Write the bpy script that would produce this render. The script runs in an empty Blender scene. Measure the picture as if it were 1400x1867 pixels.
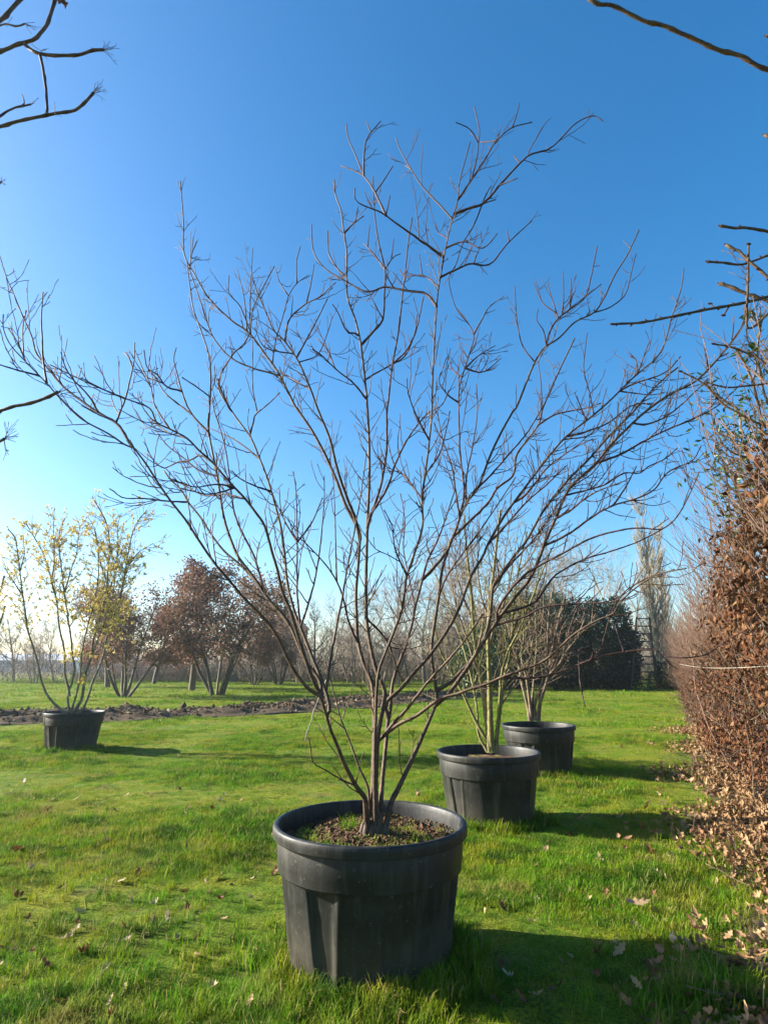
import bpy, math, random
import numpy as np
from mathutils import Vector

# ------------------------------------------------------------------ camera, light, exposure
scene = bpy.context.scene
col = scene.collection
FPX, CU, CV = 1100.0, 700.0, 933.5          # lens in pixels of a 1400 x 1867 picture
EYE = 1.38
TH = math.atan(280.0 / FPX)                 # camera tilted up
cam_d = bpy.data.cameras.new('camera')
cam = bpy.data.objects.new('camera', cam_d)
col.objects.link(cam)
cam.location = (0, 0, EYE)
cam.rotation_euler = (math.pi / 2 + TH, 0, 0)
cam_d.sensor_fit = 'VERTICAL'
cam_d.sensor_height = 24
cam_d.lens = 24 * FPX / 1867.0
cam_d.clip_start = 0.05
cam_d.clip_end = 3000
scene.camera = cam

SUN_EL, SUN_AZ = math.radians(22.5), math.radians(-78)   # azimuth measured from +Y towards +X
sd = Vector((math.sin(SUN_AZ) * math.cos(SUN_EL), math.cos(SUN_AZ) * math.cos(SUN_EL), math.sin(SUN_EL)))
w = bpy.data.worlds.new('World')
scene.world = w
w.use_nodes = True
nt = w.node_tree
bg = nt.nodes['Background']
sky = nt.nodes.new('ShaderNodeTexSky')
sky.sky_type = 'NISHITA'
sky.sun_disc = False
sky.sun_elevation = SUN_EL
sky.sun_rotation = SUN_AZ
sky.altitude = 0
sky.air_density = 1.0
sky.dust_density = 1.0
sky.ozone_density = 3.0
hs = nt.nodes.new('ShaderNodeHueSaturation')
hs.inputs['Hue'].default_value = 0.496
hs.inputs['Saturation'].default_value = 1.33
nt.links.new(sky.outputs['Color'], hs.inputs['Color'])
nt.links.new(hs.outputs['Color'], bg.inputs['Color'])
bg.inputs['Strength'].default_value = 0.077
sun_d = bpy.data.lights.new('sun', 'SUN')
sun_d.energy = 5.0
sun_d.angle = math.radians(0.5)
sun_d.color = (1.0, 0.93, 0.82)
sun = bpy.data.objects.new('sun', sun_d)
col.objects.link(sun)
sun.rotation_euler = sd.to_track_quat('Z', 'Y').to_euler()
scene.view_settings.view_transform = 'Standard'
scene.view_settings.look = 'None'
scene.view_settings.exposure = 1.85
scene.view_settings.gamma = 1
scene.view_settings.use_curve_mapping = False
scene.cycles.max_bounces = 8
scene.cycles.transparent_max_bounces = 8
scene.cycles.volume_bounces = 1
scene.cycles.use_denoising = True

# ------------------------------------------------------------------ helpers
RNG = np.random.default_rng(7)

def px_dir(u, v):
    x, y = (u - CU) / FPX, -(v - CV) / FPX
    return np.array([x, math.cos(TH) - y * math.sin(TH), math.sin(TH) + y * math.cos(TH)])

def P(u, v, y):
    """world point seen at picture point (u, v) when it stands y metres ahead"""
    d = px_dir(u, v)
    return np.array([0, 0, EYE]) + d * (y / d[1])

def G(u, v):
    d = px_dir(u, v)
    return np.array([0, 0, EYE]) + d * (-EYE / d[2])

def zc(p):
    return p[1] * math.cos(TH) + (p[2] - EYE) * math.sin(TH)

def mesh_np(name, V, quads=None, tris=None, smooth=True):
    V = np.asarray(V, dtype=np.float32).reshape(-1, 3)
    me = bpy.data.meshes.new(name)
    loops, starts, n = [], [], 0
    if quads is not None and len(quads):
        q = np.asarray(quads, dtype=np.int32)
        loops.append(q.ravel()); starts.append(np.arange(len(q)) * 4); n = len(q) * 4
    if tris is not None and len(tris):
        t = np.asarray(tris, dtype=np.int32)
        loops.append(t.ravel()); starts.append(n + np.arange(len(t)) * 3)
    L = np.concatenate(loops).astype(np.int32); S = np.concatenate(starts).astype(np.int32)
    me.vertices.add(len(V)); me.vertices.foreach_set('co', V.ravel())
    me.loops.add(len(L)); me.loops.foreach_set('vertex_index', L)
    me.polygons.add(len(S)); me.polygons.foreach_set('loop_start', S)
    me.update(calc_edges=True)
    me.polygons.foreach_set('use_smooth', np.full(len(S), smooth, dtype=bool))
    return me

def tag(o, label=None, cat=None, group=None, kind=None):
    if label: o['label'] = label
    if cat: o['category'] = cat
    if group: o['group'] = group
    if kind: o['kind'] = kind
    return o

def obj(name, me, mat=None, parent=None):
    o = bpy.data.objects.new(name, me)
    col.objects.link(o)
    if mat is not None and me is not None and len(me.materials) == 0:
        me.materials.append(mat)
    if parent is not None:
        o.parent = parent
        o.matrix_parent_inverse.identity()
    return o

def thing(name, label, cat, loc=(0, 0, 0), group=None):
    o = bpy.data.objects.new(name, None)
    o.empty_display_size = 0.2
    o.location = loc
    col.objects.link(o)
    return tag(o, label, cat, group)

def dup(root, loc, rz=0.0, sc=1.0, label=None):
    r = root.copy(); col.objects.link(r)
    r.location = loc; r.rotation_euler = (0, 0, rz); r.scale = (sc, sc, sc)
    if label: r['label'] = label
    for ch in list(root.children):
        c = ch.copy(); col.objects.link(c); c.parent = r
        for g in list(ch.children):
            d = g.copy(); col.objects.link(d); d.parent = c
    return r

class Tubes:
    """collects tubes, one mesh at the end"""
    def __init__(self): self.V, self.Q, self.T, self.n = [], [], [], 0
    def add(self, pts, rad, sides=5, cap=True):
        p = np.asarray(pts, float); r = np.asarray(rad, float); k = len(p)
        t = np.gradient(p, axis=0)
        t /= np.linalg.norm(t, axis=1)[:, None] + 1e-9
        m = np.abs(t.mean(axis=0)); ref = np.zeros(3); ref[int(np.argmin(m))] = 1
        a = np.cross(t, ref); a /= np.linalg.norm(a, axis=1)[:, None] + 1e-9
        b = np.cross(t, a)
        ang = np.arange(sides) * 2 * math.pi / sides
        ring = p[:, None, :] + r[:, None, None] * (np.cos(ang)[None, :, None] * a[:, None, :] + np.sin(ang)[None, :, None] * b[:, None, :])
        self.V.append(ring.reshape(-1, 3))
        i = np.arange(k - 1)[:, None] * sides; j = np.arange(sides)[None, :]; j2 = (j + 1) % sides
        q = np.stack([i + j, i + j2, i + sides + j2, i + sides + j], axis=-1).reshape(-1, 4) + self.n
        self.Q.append(q); self.n += k * sides
        if cap:
            self.V.append((p[-1] + t[-1] * r[-1] * 0.8)[None, :])
            e = self.n - sides
            self.T.append(np.stack([e + np.arange(sides), e + (np.arange(sides) + 1) % sides, np.full(sides, self.n)], axis=-1))
            self.n += 1
    def batch(self, pts, rad, sides=3):
        """pts (N,K,3), rad (N,K)"""
        p = np.asarray(pts, float); r = np.asarray(rad, float); N, k, _ = p.shape
        t = np.gradient(p, axis=1); t /= np.linalg.norm(t, axis=2)[..., None] + 1e-9
        ref = np.array([0.31, 0.83, 0.46]); a = np.cross(t, ref); a /= np.linalg.norm(a, axis=2)[..., None] + 1e-9
        b = np.cross(t, a); ang = np.arange(sides) * 2 * math.pi / sides
        ring = p[:, :, None, :] + r[:, :, None, None] * (np.cos(ang)[None, None, :, None] * a[:, :, None, :] + np.sin(ang)[None, None, :, None] * b[:, :, None, :])
        self.V.append(ring.reshape(-1, 3))
        base = np.arange(N)[:, None, None] * (k * sides) + self.n
        i = np.arange(k - 1)[None, :, None] * sides; j = np.arange(sides)[None, None, :]; j2 = (j + 1) % sides
        q = np.stack([base + i + j, base + i + j2, base + i + sides + j2, base + i + sides + j], axis=-1).reshape(-1, 4)
        self.Q.append(q); self.n += N * k * sides
    def mesh(self, name, origin=(0, 0, 0)):
        return mesh_np(name, np.concatenate(self.V) - np.asarray(origin), np.concatenate(self.Q), np.concatenate(self.T) if self.T else None)

def rand_unit(n, rng):
    v = rng.normal(size=(n, 3)); return v / np.linalg.norm(v, axis=1)[:, None]

def cards(cent, length, width, rng, axis=None, nrm=None, fold=0.25):
    """small folded leaves: two quads sharing the midrib"""
    c = np.asarray(cent, float); n = len(c)
    L = np.broadcast_to(np.asarray(length, float), (n,)) * 0.5; W = np.broadcast_to(np.asarray(width, float), (n,)) * 0.5
    a = rand_unit(n, rng) if axis is None else axis / (np.linalg.norm(axis, axis=1)[:, None] + 1e-9)
    m = rand_unit(n, rng) if nrm is None else nrm
    s = np.cross(a, m); s /= np.linalg.norm(s, axis=1)[:, None] + 1e-9
    u = np.cross(s, a)
    bend = rng.uniform(-0.35, 0.35, n)[:, None]
    f = rng.uniform(0.3, 1.6, n)[:, None] * fold
    A = a * L[:, None]; S = s * W[:, None]; U = u * W[:, None]
    v = np.stack([c - A, c - A * 0.1 - S + U * f, c + A * 0.55 - S * 0.6 + U * (f + bend), c + A + U * bend * 2,
                  c + A * 0.55 + S * 0.6 + U * (f + bend), c - A * 0.1 + S + U * f, c + A * 0.25 - U * f], axis=1)
    b = np.arange(n)[:, None] * 7
    t = np.concatenate([b + np.array([[0, 1, 6]]), b + np.array([[1, 2, 6]]), b + np.array([[2, 3, 6]]), b + np.array([[3, 4, 6]]), b + np.array([[4, 5, 6]]), b + np.array([[5, 0, 6]])])
    return v.reshape(-1, 3), t

def fnoise(x, y, seed=0, f=1.0, oct=3):
    r = np.random.default_rng(seed); z = np.zeros_like(np.asarray(x, float)); amp = 1.0; tot = 0
    for o in range(oct):
        for k in range(4):
            th = r.uniform(0, 6.28); ff = f * r.uniform(0.7, 1.4); ph = r.uniform(0, 6.28)
            z = z + amp * 0.35 * np.sin(ff * (x * math.cos(th) + y * math.sin(th)) + ph)
        tot += amp; f *= 2.1; amp *= 0.55
    return z / tot

def ground_z(x, y):
    x = np.asarray(x, float); y = np.asarray(y, float)
    near = np.exp(-np.maximum(y - 10, 0) / 14)
    return 0.022 * fnoise(x, y, 3, 1.6) * (0.4 + 0.6 * near) + 0.012 * fnoise(x, y, 4, 7.0, 2) * near + 0.06 * fnoise(x, y, 5, 0.25, 2) * np.clip((y - 14) / 12, 0, 1)

# ------------------------------------------------------------------ materials
def newmat(name):
    m = bpy.data.materials.new(name); m.use_nodes = True
    nt = m.node_tree; nt.nodes.clear()
    return m, nt, nt.nodes.new('ShaderNodeOutputMaterial')

def ramp(nt, stops, fac):
    r = nt.nodes.new('ShaderNodeValToRGB'); e = r.color_ramp.elements
    while len(e) < len(stops): e.new(0.5)
    for i, (p, c) in enumerate(stops): e[i].position = p; e[i].color = (*c, 1)
    nt.links.new(fac, r.inputs['Fac']); return r.outputs['Color']

def noise(nt, scale, detail=3, rough=0.6, coord='Object'):
    n = nt.nodes.new('ShaderNodeTexNoise'); n.inputs['Scale'].default_value = scale
    n.inputs['Detail'].default_value = detail; n.inputs['Roughness'].default_value = rough
    if coord == 'Position':
        g = nt.nodes.new('ShaderNodeNewGeometry'); nt.links.new(g.outputs['Position'], n.inputs['Vector'])
    else:
        t = nt.nodes.new('ShaderNodeTexCoord'); nt.links.new(t.outputs[coord], n.inputs['Vector'])
    return n.outputs['Fac']

def mix(nt, fac, a, b, typ='MIX'):
    m = nt.nodes.new('ShaderNodeMixRGB'); m.blend_type = typ
    for s, v in ((m.inputs[0], fac), (m.inputs[1], a), (m.inputs[2], b)):
        if isinstance(v, (int, float)): s.default_value = v
        elif isinstance(v, tuple): s.default_value = (*v, 1)
        else: nt.links.new(v, s)
    return m.outputs[0]

def surf(nt, out, color, rough=0.8, spec=0.3, bump=None, bump_d=0.01, trans=0.0, trans_col=None):
    b = nt.nodes.new('ShaderNodeBsdfPrincipled')
    if isinstance(color, tuple): b.inputs['Base Color'].default_value = (*color, 1)
    else: nt.links.new(color, b.inputs['Base Color'])
    if isinstance(rough, (int, float)): b.inputs['Roughness'].default_value = rough
    else: nt.links.new(rough, b.inputs['Roughness'])
    b.inputs['Specular IOR Level'].default_value = spec
    if bump is not None:
        bp = nt.nodes.new('ShaderNodeBump'); bp.inputs['Distance'].default_value = bump_d; bp.inputs['Strength'].default_value = 0.8
        nt.links.new(bump, bp.inputs['Height']); nt.links.new(bp.outputs['Normal'], b.inputs['Normal'])
    if trans > 0:
        t = nt.nodes.new('ShaderNodeBsdfTranslucent')
        c = trans_col if trans_col is not None else color
        if isinstance(c, tuple): t.inputs['Color'].default_value = (*c, 1)
        else: nt.links.new(c, t.inputs['Color'])
        ms = nt.nodes.new('ShaderNodeMixShader'); ms.inputs[0].default_value = trans
        nt.links.new(b.outputs[0], ms.inputs[1]); nt.links.new(t.outputs[0], ms.inputs[2])
        nt.links.new(ms.outputs[0], out.inputs['Surface'])
    else:
        nt.links.new(b.outputs[0], out.inputs['Surface'])
    return b

def island(nt):
    g = nt.nodes.new('ShaderNodeNewGeometry'); return g.outputs['Random Per Island']

def mat_bark(name, dark, mid, light, scale=14, rough=0.75):
    m, nt, o = newmat(name)
    f = noise(nt, scale, 5, 0.65)
    c = ramp(nt, [(0.32, dark), (0.5, mid), (0.68, light)], f)
    f2 = noise(nt, scale * 6, 3)
    c = mix(nt, 0.35, c, ramp(nt, [(0.35, dark), (0.65, light)], f2))
    f3 = noise(nt, scale * 0.35, 4, 0.7)
    c = mix(nt, ramp(nt, [(0.56, (0, 0, 0)), (0.66, (0.6, 0.6, 0.6))], f3), c, tuple(0.5 * (a + b) * k for a, b, k in zip(mid, light, (0.9, 1.0, 0.75))))
    c = mix(nt, ramp(nt, [(0.30, (0.7, 0.7, 0.7)), (0.42, (0, 0, 0))], f3), c, dark)
    surf(nt, o, c, rough, 0.3, f2, 0.004)
    return m

def mat_leaf(name, cols, trans=0.3, rough=0.6, spec=0.25, scale=60):
    m, nt, o = newmat(name)
    n = len(cols)
    c = ramp(nt, [(i / max(1, n - 1), cc) for i, cc in enumerate(cols)], island(nt))
    c = mix(nt, 0.25, c, ramp(nt, [(0.3, tuple(x * 0.5 for x in cols[0])), (0.7, cols[-1])], noise(nt, scale, 3)))
    surf(nt, o, c, rough, spec, trans=trans)
    return m

M = {}
M['shrub_bark'] = mat_bark('shrub_bark', (0.021, 0.011, 0.007), (0.060, 0.033, 0.019), (0.165, 0.105, 0.055), 16, 0.65)
M['shrub_twig'] = mat_bark('shrub_twig', (0.018, 0.008, 0.008), (0.045, 0.019, 0.018), (0.115, 0.062, 0.048), 22, 0.7)
M['olive_bark'] = mat_bark('olive_bark', (0.07, 0.06, 0.02), (0.16, 0.14, 0.045), (0.27, 0.24, 0.09), 12)
M['tan_twig'] = mat_bark('tan_twig', (0.06, 0.04, 0.025), (0.14, 0.10, 0.06), (0.26, 0.20, 0.125), 14)
M['red_twig'] = mat_bark('red_twig', (0.055, 0.027, 0.02), (0.13, 0.07, 0.048), (0.23, 0.155, 0.105), 14)
M['hazel_bark'] = mat_bark('hazel_bark', (0.07, 0.06, 0.035), (0.15, 0.13, 0.075), (0.26, 0.235, 0.15), 10)
M['far_bark'] = mat_bark('far_bark', (0.04, 0.033, 0.023), (0.08, 0.066, 0.045), (0.14, 0.115, 0.08), 3)
M['far_twig'] = mat_bark('far_twig', (0.13, 0.10, 0.075), (0.20, 0.16, 0.12), (0.28, 0.225, 0.17), 2)
M['birch_bark'] = mat_bark('birch_bark', (0.22, 0.21, 0.15), (0.36, 0.35, 0.26), (0.48, 0.47, 0.38), 3)
M['poplar_twig'] = mat_bark('poplar_twig', (0.17, 0.14, 0.09), (0.26, 0.22, 0.15), (0.34, 0.29, 0.21), 2)
M['oak_leaf_red'] = mat_leaf('oak_leaf_red', [(0.13, 0.05, 0.032), (0.22, 0.085, 0.045), (0.30, 0.135, 0.07), (0.20, 0.105, 0.07)], 0.25, 0.6, 0.2, 3)
M['oak_leaf_brown'] = mat_leaf('oak_leaf_brown', [(0.14, 0.075, 0.048), (0.22, 0.12, 0.075), (0.29, 0.17, 0.10)], 0.25, 0.6, 0.2, 3)
M['beech_leaf'] = mat_leaf('beech_leaf', [(0.065, 0.023, 0.012), (0.13, 0.053, 0.024), (0.19, 0.09, 0.04), (0.29, 0.165, 0.078), (0.09, 0.03, 0.016)], 0.25, 0.8, 0.1, 20)
M['fallen_tan'] = mat_leaf('fallen_tan', [(0.30, 0.18, 0.08), (0.40, 0.27, 0.14), (0.46, 0.33, 0.18)], 0.2, 0.6, 0.25, 30)
M['fallen_brown'] = mat_leaf('fallen_brown', [(0.12, 0.05, 0.022), (0.2, 0.085, 0.035), (0.10, 0.04, 0.02)], 0.15, 0.6, 0.25, 30)
M['fallen_pale'] = mat_leaf('fallen_pale', [(0.42, 0.32, 0.19), (0.48, 0.38, 0.24)], 0.2, 0.6, 0.25, 30)
M['yellow_petal'] = mat_leaf('yellow_petal', [(0.62, 0.47, 0.07), (0.75, 0.62, 0.16), (0.78, 0.70, 0.32), (0.7, 0.45, 0.05)], 0.35, 0.6, 0.2, 10)
M['laurel_leaf'] = mat_leaf('laurel_leaf', [(0.018, 0.05, 0.012), (0.03, 0.08, 0.02), (0.05, 0.11, 0.03)], 0.15, 0.35, 0.5, 10)
M['yew_leaf'] = mat_leaf('yew_leaf', [(0.008, 0.021, 0.007), (0.013, 0.031, 0.010), (0.022, 0.043, 0.013)], 0.08, 0.6, 0.2, 4)
M['olive_leaf'] = mat_leaf('olive_leaf', [(0.06, 0.065, 0.02), (0.10, 0.10, 0.035), (0.14, 0.13, 0.05)], 0.25, 0.6, 0.3, 4)
M['privet_leaf'] = mat_leaf('privet_leaf', [(0.03, 0.075, 0.02), (0.06, 0.12, 0.03), (0.12, 0.19, 0.05)], 0.3, 0.4, 0.4, 20)

# grass blades
def mat_grass(name, tint=1.0):
    m, nt, o = newmat(name)
    g = nt.nodes.new('ShaderNodeNewGeometry')
    oi = nt.nodes.new('ShaderNodeObjectInfo')
    big = noise(nt, 0.55, 3, 0.6, 'Position')
    small = noise(nt, 4.0, 2, 0.6, 'Position')
    green = ramp(nt, [(0.0, (0.056, 0.17, 0.006)), (0.5, (0.122, 0.27, 0.008)), (1.0, (0.20, 0.335, 0.014))], g.outputs['Random Per Island'])
    moss = ramp(nt, [(0.0, (0.17, 0.21, 0.006)), (0.6, (0.26, 0.28, 0.010)), (1.0, (0.36, 0.29, 0.04))], g.outputs['Random Per Island'])
    f = nt.nodes.new('ShaderNodeMath'); f.operation = 'ADD'
    nt.links.new(big, f.inputs[0]); nt.links.new(small, f.inputs[1])
    mr = nt.nodes.new('ShaderNodeMapRange'); mr.inputs[1].default_value = 0.90; mr.inputs[2].default_value = 1.24
    nt.links.new(f.outputs[0], mr.inputs[0])
    c = mix(nt, mr.outputs[0], green, moss)
    mid = noise(nt, 2.6, 4, 0.65, 'Position')
    c = mix(nt, ramp(nt, [(0.38, (0.85, 0.85, 0.85)), (0.53, (0, 0, 0))], mid), c, (0.030, 0.085, 0.006))
    dry = noise(nt, 1.3, 4, 0.7, 'Position')
    c = mix(nt, ramp(nt, [(0.53, (0, 0, 0)), (0.66, (0.75, 0.75, 0.75))], dry), c, (0.24, 0.20, 0.055))
    dead = nt.nodes.new('ShaderNodeMath'); dead.operation = 'GREATER_THAN'; dead.inputs[1].default_value = 0.95
    nt.links.new(g.outputs['Random Per Island'], dead.inputs[0])
    c = mix(nt, dead.outputs[0], c, (0.36, 0.29, 0.11))
    surf(nt, o, c, 0.7, 0.10, trans=0.4)
    return m
M['grass'] = mat_grass('grass')

m, nt2, o = newmat('lawn_ground')
big = noise(nt2, 0.55, 3, 0.6, 'Position'); small = noise(nt2, 4.0, 2, 0.6, 'Position'); fine = noise(nt2, 60, 4, 0.7, 'Position')
f = nt2.nodes.new('ShaderNodeMath'); f.operation = 'ADD'; nt2.links.new(big, f.inputs[0]); nt2.links.new(small, f.inputs[1])
mr = nt2.nodes.new('ShaderNodeMapRange'); mr.inputs[1].default_value = 0.82; mr.inputs[2].default_value = 1.14; nt2.links.new(f.outputs[0], mr.inputs[0])
c = mix(nt2, mr.outputs[0], (0.10, 0.18, 0.006), (0.21, 0.225, 0.012))
c = mix(nt2, ramp(nt2, [(0.42, (0, 0, 0)), (0.62, (1, 1, 1))], fine), c, (0.055, 0.075, 0.014))
st = noise(nt2, 1.7, 5, 0.7, 'Position')
c = mix(nt2, ramp(nt2, [(0.54, (0, 0, 0)), (0.68, (0.8, 0.8, 0.8))], st), c, (0.14, 0.105, 0.04))
surf(nt2, o, c, 0.95, 0.1, fine, 0.03)
M['lawn'] = m

m, nt2, o = newmat('churned_soil')
f1 = noise(nt2, 2.2, 6, 0.7, 'Position'); f2 = noise(nt2, 25, 4, 0.7, 'Position')
c = ramp(nt2, [(0.3, (0.04, 0.026, 0.014)), (0.55, (0.085, 0.057, 0.032)), (0.75, (0.16, 0.115, 0.07))], f1)
c = mix(nt2, 0.4, c, ramp(nt2, [(0.3, (0.03, 0.02, 0.012)), (0.7, (0.15, 0.105, 0.06))], f2))
surf(nt2, o, c, 0.95, 0.15, f2, 0.03)
M['soil'] = m

m, nt2, o = newmat('potting_soil')
f1 = noise(nt2, 9, 5, 0.7); f2 = noise(nt2, 70, 4, 0.7)
c = ramp(nt2, [(0.3, (0.04, 0.022, 0.012)), (0.55, (0.11, 0.062, 0.032)), (0.75, (0.2, 0.13, 0.07))], f2)
c = mix(nt2, ramp(nt2, [(0.53, (0, 0, 0)), (0.63, (1, 1, 1))], f1), c, (0.13, 0.15, 0.025))
surf(nt2, o, c, 0.95, 0.15, f2, 0.01)
M['potting'] = m
m, nt2, o = newmat('clod')
c = ramp(nt2, [(0.0, (0.035, 0.023, 0.013)), (0.5, (0.08, 0.054, 0.03)), (0.8, (0.15, 0.11, 0.065)), (1.0, (0.24, 0.19, 0.125))], island(nt2))
surf(nt2, o, c, 0.95, 0.1)
M['clod'] = m

m, nt2, o = newmat('dark_plastic')
f1 = noise(nt2, 5, 5, 0.7); f2 = noise(nt2, 45, 4, 0.7)
c = ramp(nt2, [(0.35, (0.005, 0.0055, 0.005)), (0.6, (0.0085, 0.009, 0.008)), (0.8, (0.028, 0.028, 0.023))], f1)
c = mix(nt2, ramp(nt2, [(0.62, (0, 0, 0)), (0.70, (0.8, 0.8, 0.8))], f2), c, (0.10, 0.095, 0.075))
mp = nt2.nodes.new('ShaderNodeMapping'); mp.inputs['Scale'].default_value = (1, 1, 0.08); tcs = nt2.nodes.new('ShaderNodeTexCoord'); nt2.links.new(tcs.outputs['Object'], mp.inputs[0]); ns = nt2.nodes.new('ShaderNodeTexNoise'); ns.inputs['Scale'].default_value = 22; ns.inputs['Detail'].default_value = 4; nt2.links.new(mp.outputs[0], ns.inputs['Vector'])
c = mix(nt2, ramp(nt2, [(0.50, (0, 0, 0)), (0.72, (0.6, 0.6, 0.6))], ns.outputs['Fac']), c, (0.050, 0.050, 0.040))
f4 = noise(nt2, 2.3, 6, 0.75)
c = mix(nt2, ramp(nt2, [(0.52, (0, 0, 0)), (0.70, (0.55, 0.55, 0.55))], f4), c, (0.045, 0.044, 0.033))
tc = nt2.nodes.new('ShaderNodeTexCoord'); sp = nt2.nodes.new('ShaderNodeSeparateXYZ'); nt2.links.new(tc.outputs['Object'], sp.inputs[0])
mr = nt2.nodes.new('ShaderNodeMapRange'); mr.inputs[1].default_value = 0.30; mr.inputs[2].default_value = 0.0; nt2.links.new(sp.outputs['Z'], mr.inputs[0])
d = nt2.nodes.new('ShaderNodeMath'); d.operation = 'MULTIPLY'; nt2.links.new(mr.outputs[0], d.inputs[0]); nt2.links.new(f1, d.inputs[1])
c = mix(nt2, d.outputs[0], c, (0.10, 0.085, 0.06))
surf(nt2, o, c, ramp(nt2, [(0.3, (0.42, 0.42, 0.42)), (0.7, (0.65, 0.65, 0.65))], f1), 0.4, f2, 0.0015)
M['plastic'] = m

def plain(name, colr, rough=0.7, spec=0.3, var=0.25, scale=6):
    m, nt, o = newmat(name)
    f = noise(nt, scale, 4, 0.65)
    c = ramp(nt, [(0.3, tuple(x * (1 - var) for x in colr)), (0.7, tuple(min(1, x * (1 + var)) for x in colr))], f)
    surf(nt, o, c, rough, spec, f, 0.004); return m
M['wood'] = plain('weathered_wood', (0.055, 0.045, 0.033))
M['twine'] = plain('white_twine', (0.34, 0.31, 0.25), 0.8, 0.2, 0.2, 60)
M['warehouse'] = plain('blue_grey_cladding', (0.24, 0.29, 0.36), 0.6, 0.3, 0.1, 0.4)
M['warehouse_roof'] = plain('grey_roof', (0.36, 0.38, 0.41), 0.6, 0.3, 0.08, 0.4)
M['white_door'] = plain('white_door', (0.7, 0.72, 0.74), 0.5, 0.3, 0.05, 1)
M['brick_wall'] = plain('brown_brick', (0.32, 0.20, 0.14), 0.85, 0.2, 0.2, 2)
M['roof_tile'] = plain('red_roof_tile', (0.42, 0.22, 0.15), 0.8, 0.2, 0.2, 3)
M['render_white'] = plain('white_render', (0.68, 0.66, 0.6), 0.8, 0.2, 0.06, 2)
M['glass_dark'] = plain('window_glass', (0.05, 0.06, 0.07), 0.15, 0.5, 0.1, 1)

# ------------------------------------------------------------------ the ground
ys = [-8.0]
while ys[-1] < 900: ys.append(ys[-1] + (0.10 if ys[-1] < 14 else 0.10 + (ys[-1] - 14) * 0.03) if ys[-1] > 1 else ys[-1] + 0.4)
ys = np.array(ys); NX = 201
tt = np.linspace(-1, 1, NX); tt = np.sign(tt) * (0.35 * np.abs(tt) + 0.65 * np.abs(tt) ** 2.2)
hw = 14 + 1.6 * np.maximum(ys, 0)
X = tt[None, :] * hw[:, None]; Y = np.broadcast_to(ys[:, None], X.shape)
Z = ground_z(X, Y)
i, j = np.meshgrid(np.arange(len(ys) - 1), np.arange(NX - 1), indexing='ij'); a = i * NX + j
tag(obj('lawn', mesh_np('lawn', np.stack([X, Y, Z], -1), np.stack([a, a + 1, a + NX + 1, a + NX], -1).reshape(-1, 4)), M['lawn']), kind='structure')
# ------------------------------------------------------------------ dirt track with ridges
tr = np.array([G(*q)[:2] for q in [(-420, 1323), (-150, 1316), (60, 1310), (220, 1306), (400, 1300), (540, 1292), (680, 1281), (790, 1272), (860, 1266)]])
def resample2(p, n):
    d = np.concatenate([[0], np.cumsum(np.linalg.norm(np.diff(p, axis=0), axis=1))]); s = np.linspace(0, d[-1], n)
    return np.stack([np.interp(s, d, p[:, k]) for k in range(p.shape[1])], -1)
tr = resample2(tr, 320)
tg = np.gradient(tr, axis=0); tg /= np.linalg.norm(tg, axis=1)[:, None]; tn = np.stack([-tg[:, 1], tg[:, 0]], -1)
half = 1.9 + 0.5 * fnoise(tr[:, 0], tr[:, 1], 11, 0.6)
K = 41; s = np.linspace(-1, 1, K)
TX = tr[:, None, 0] + tn[:, None, 0] * s[None, :] * half[:, None]; TY = tr[:, None, 1] + tn[:, None, 1] * s[None, :] * half[:, None]
prof = np.exp(-((s - 0.35) / 0.22) ** 2) * 0.13 + np.exp(-((s + 0.5) / 0.2) ** 2) * 0.11 - np.exp(-((s + 0.1) / 0.2) ** 2) * 0.02
TZ = ground_z(TX, TY) + 0.02 + (prof[None, :] * (0.7 + 0.5 * fnoise(TX, TY, 12, 1.1)) + 0.11 * fnoise(TX, TY, 13, 5, 3) * 1.2 + 0.03) * (1 - np.abs(s)[None, :] ** 4)
TZ[:, 0] -= 0.08; TZ[:, -1] -= 0.08
n = len(tr); i, j = np.meshgrid(np.arange(n - 1), np.arange(K - 1), indexing='ij'); a = i * K + j
tag(obj('dirt_track', mesh_np('dirt_track', np.stack([TX, TY, TZ], -1), np.stack([a, a + 1, a + K + 1, a + K], -1).reshape(-1, 4)), M['soil']), kind='structure')
# soil clods: deformed octahedra
def clods(cent, size, rng):
    o = np.array([[1, 0, 0], [-1, 0, 0], [0, 1, 0], [0, -1, 0], [0, 0, 1], [0, 0, -1]], float)
    f = np.array([[0, 2, 4], [2, 1, 4], [1, 3, 4], [3, 0, 4], [2, 0, 5], [1, 2, 5], [3, 1, 5], [0, 3, 5]])
    n = len(cent); v = o[None] * rng.uniform(0.5, 1.3, (n, 6, 1)) * size[:, None, None] + rng.normal(0, 0.18, (n, 6, 3)) * size[:, None, None]
    v[:, :, 2] *= 0.7
    return (v + cent[:, None, :]).reshape(-1, 3), (np.arange(n)[:, None, None] * 6 + f[None]).reshape(-1, 3)
rng = np.random.default_rng(21)
ii = rng.integers(0, n, 9000); jj = np.clip(rng.normal(24, 9, 9000).astype(int), 1, K - 2)
cc = np.stack([TX[ii, jj], TY[ii, jj], TZ[ii, jj] + 0.01], -1) + rng.normal(0, 0.06, (9000, 3)) * [1, 1, 0.2]
V, T = clods(cc, rng.gamma(1.6, 0.016, 9000) + 0.008, rng)
tag(obj('soil_clods', mesh_np('soil_clods', V, None, T, False), M['clod']), kind='stuff')

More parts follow.
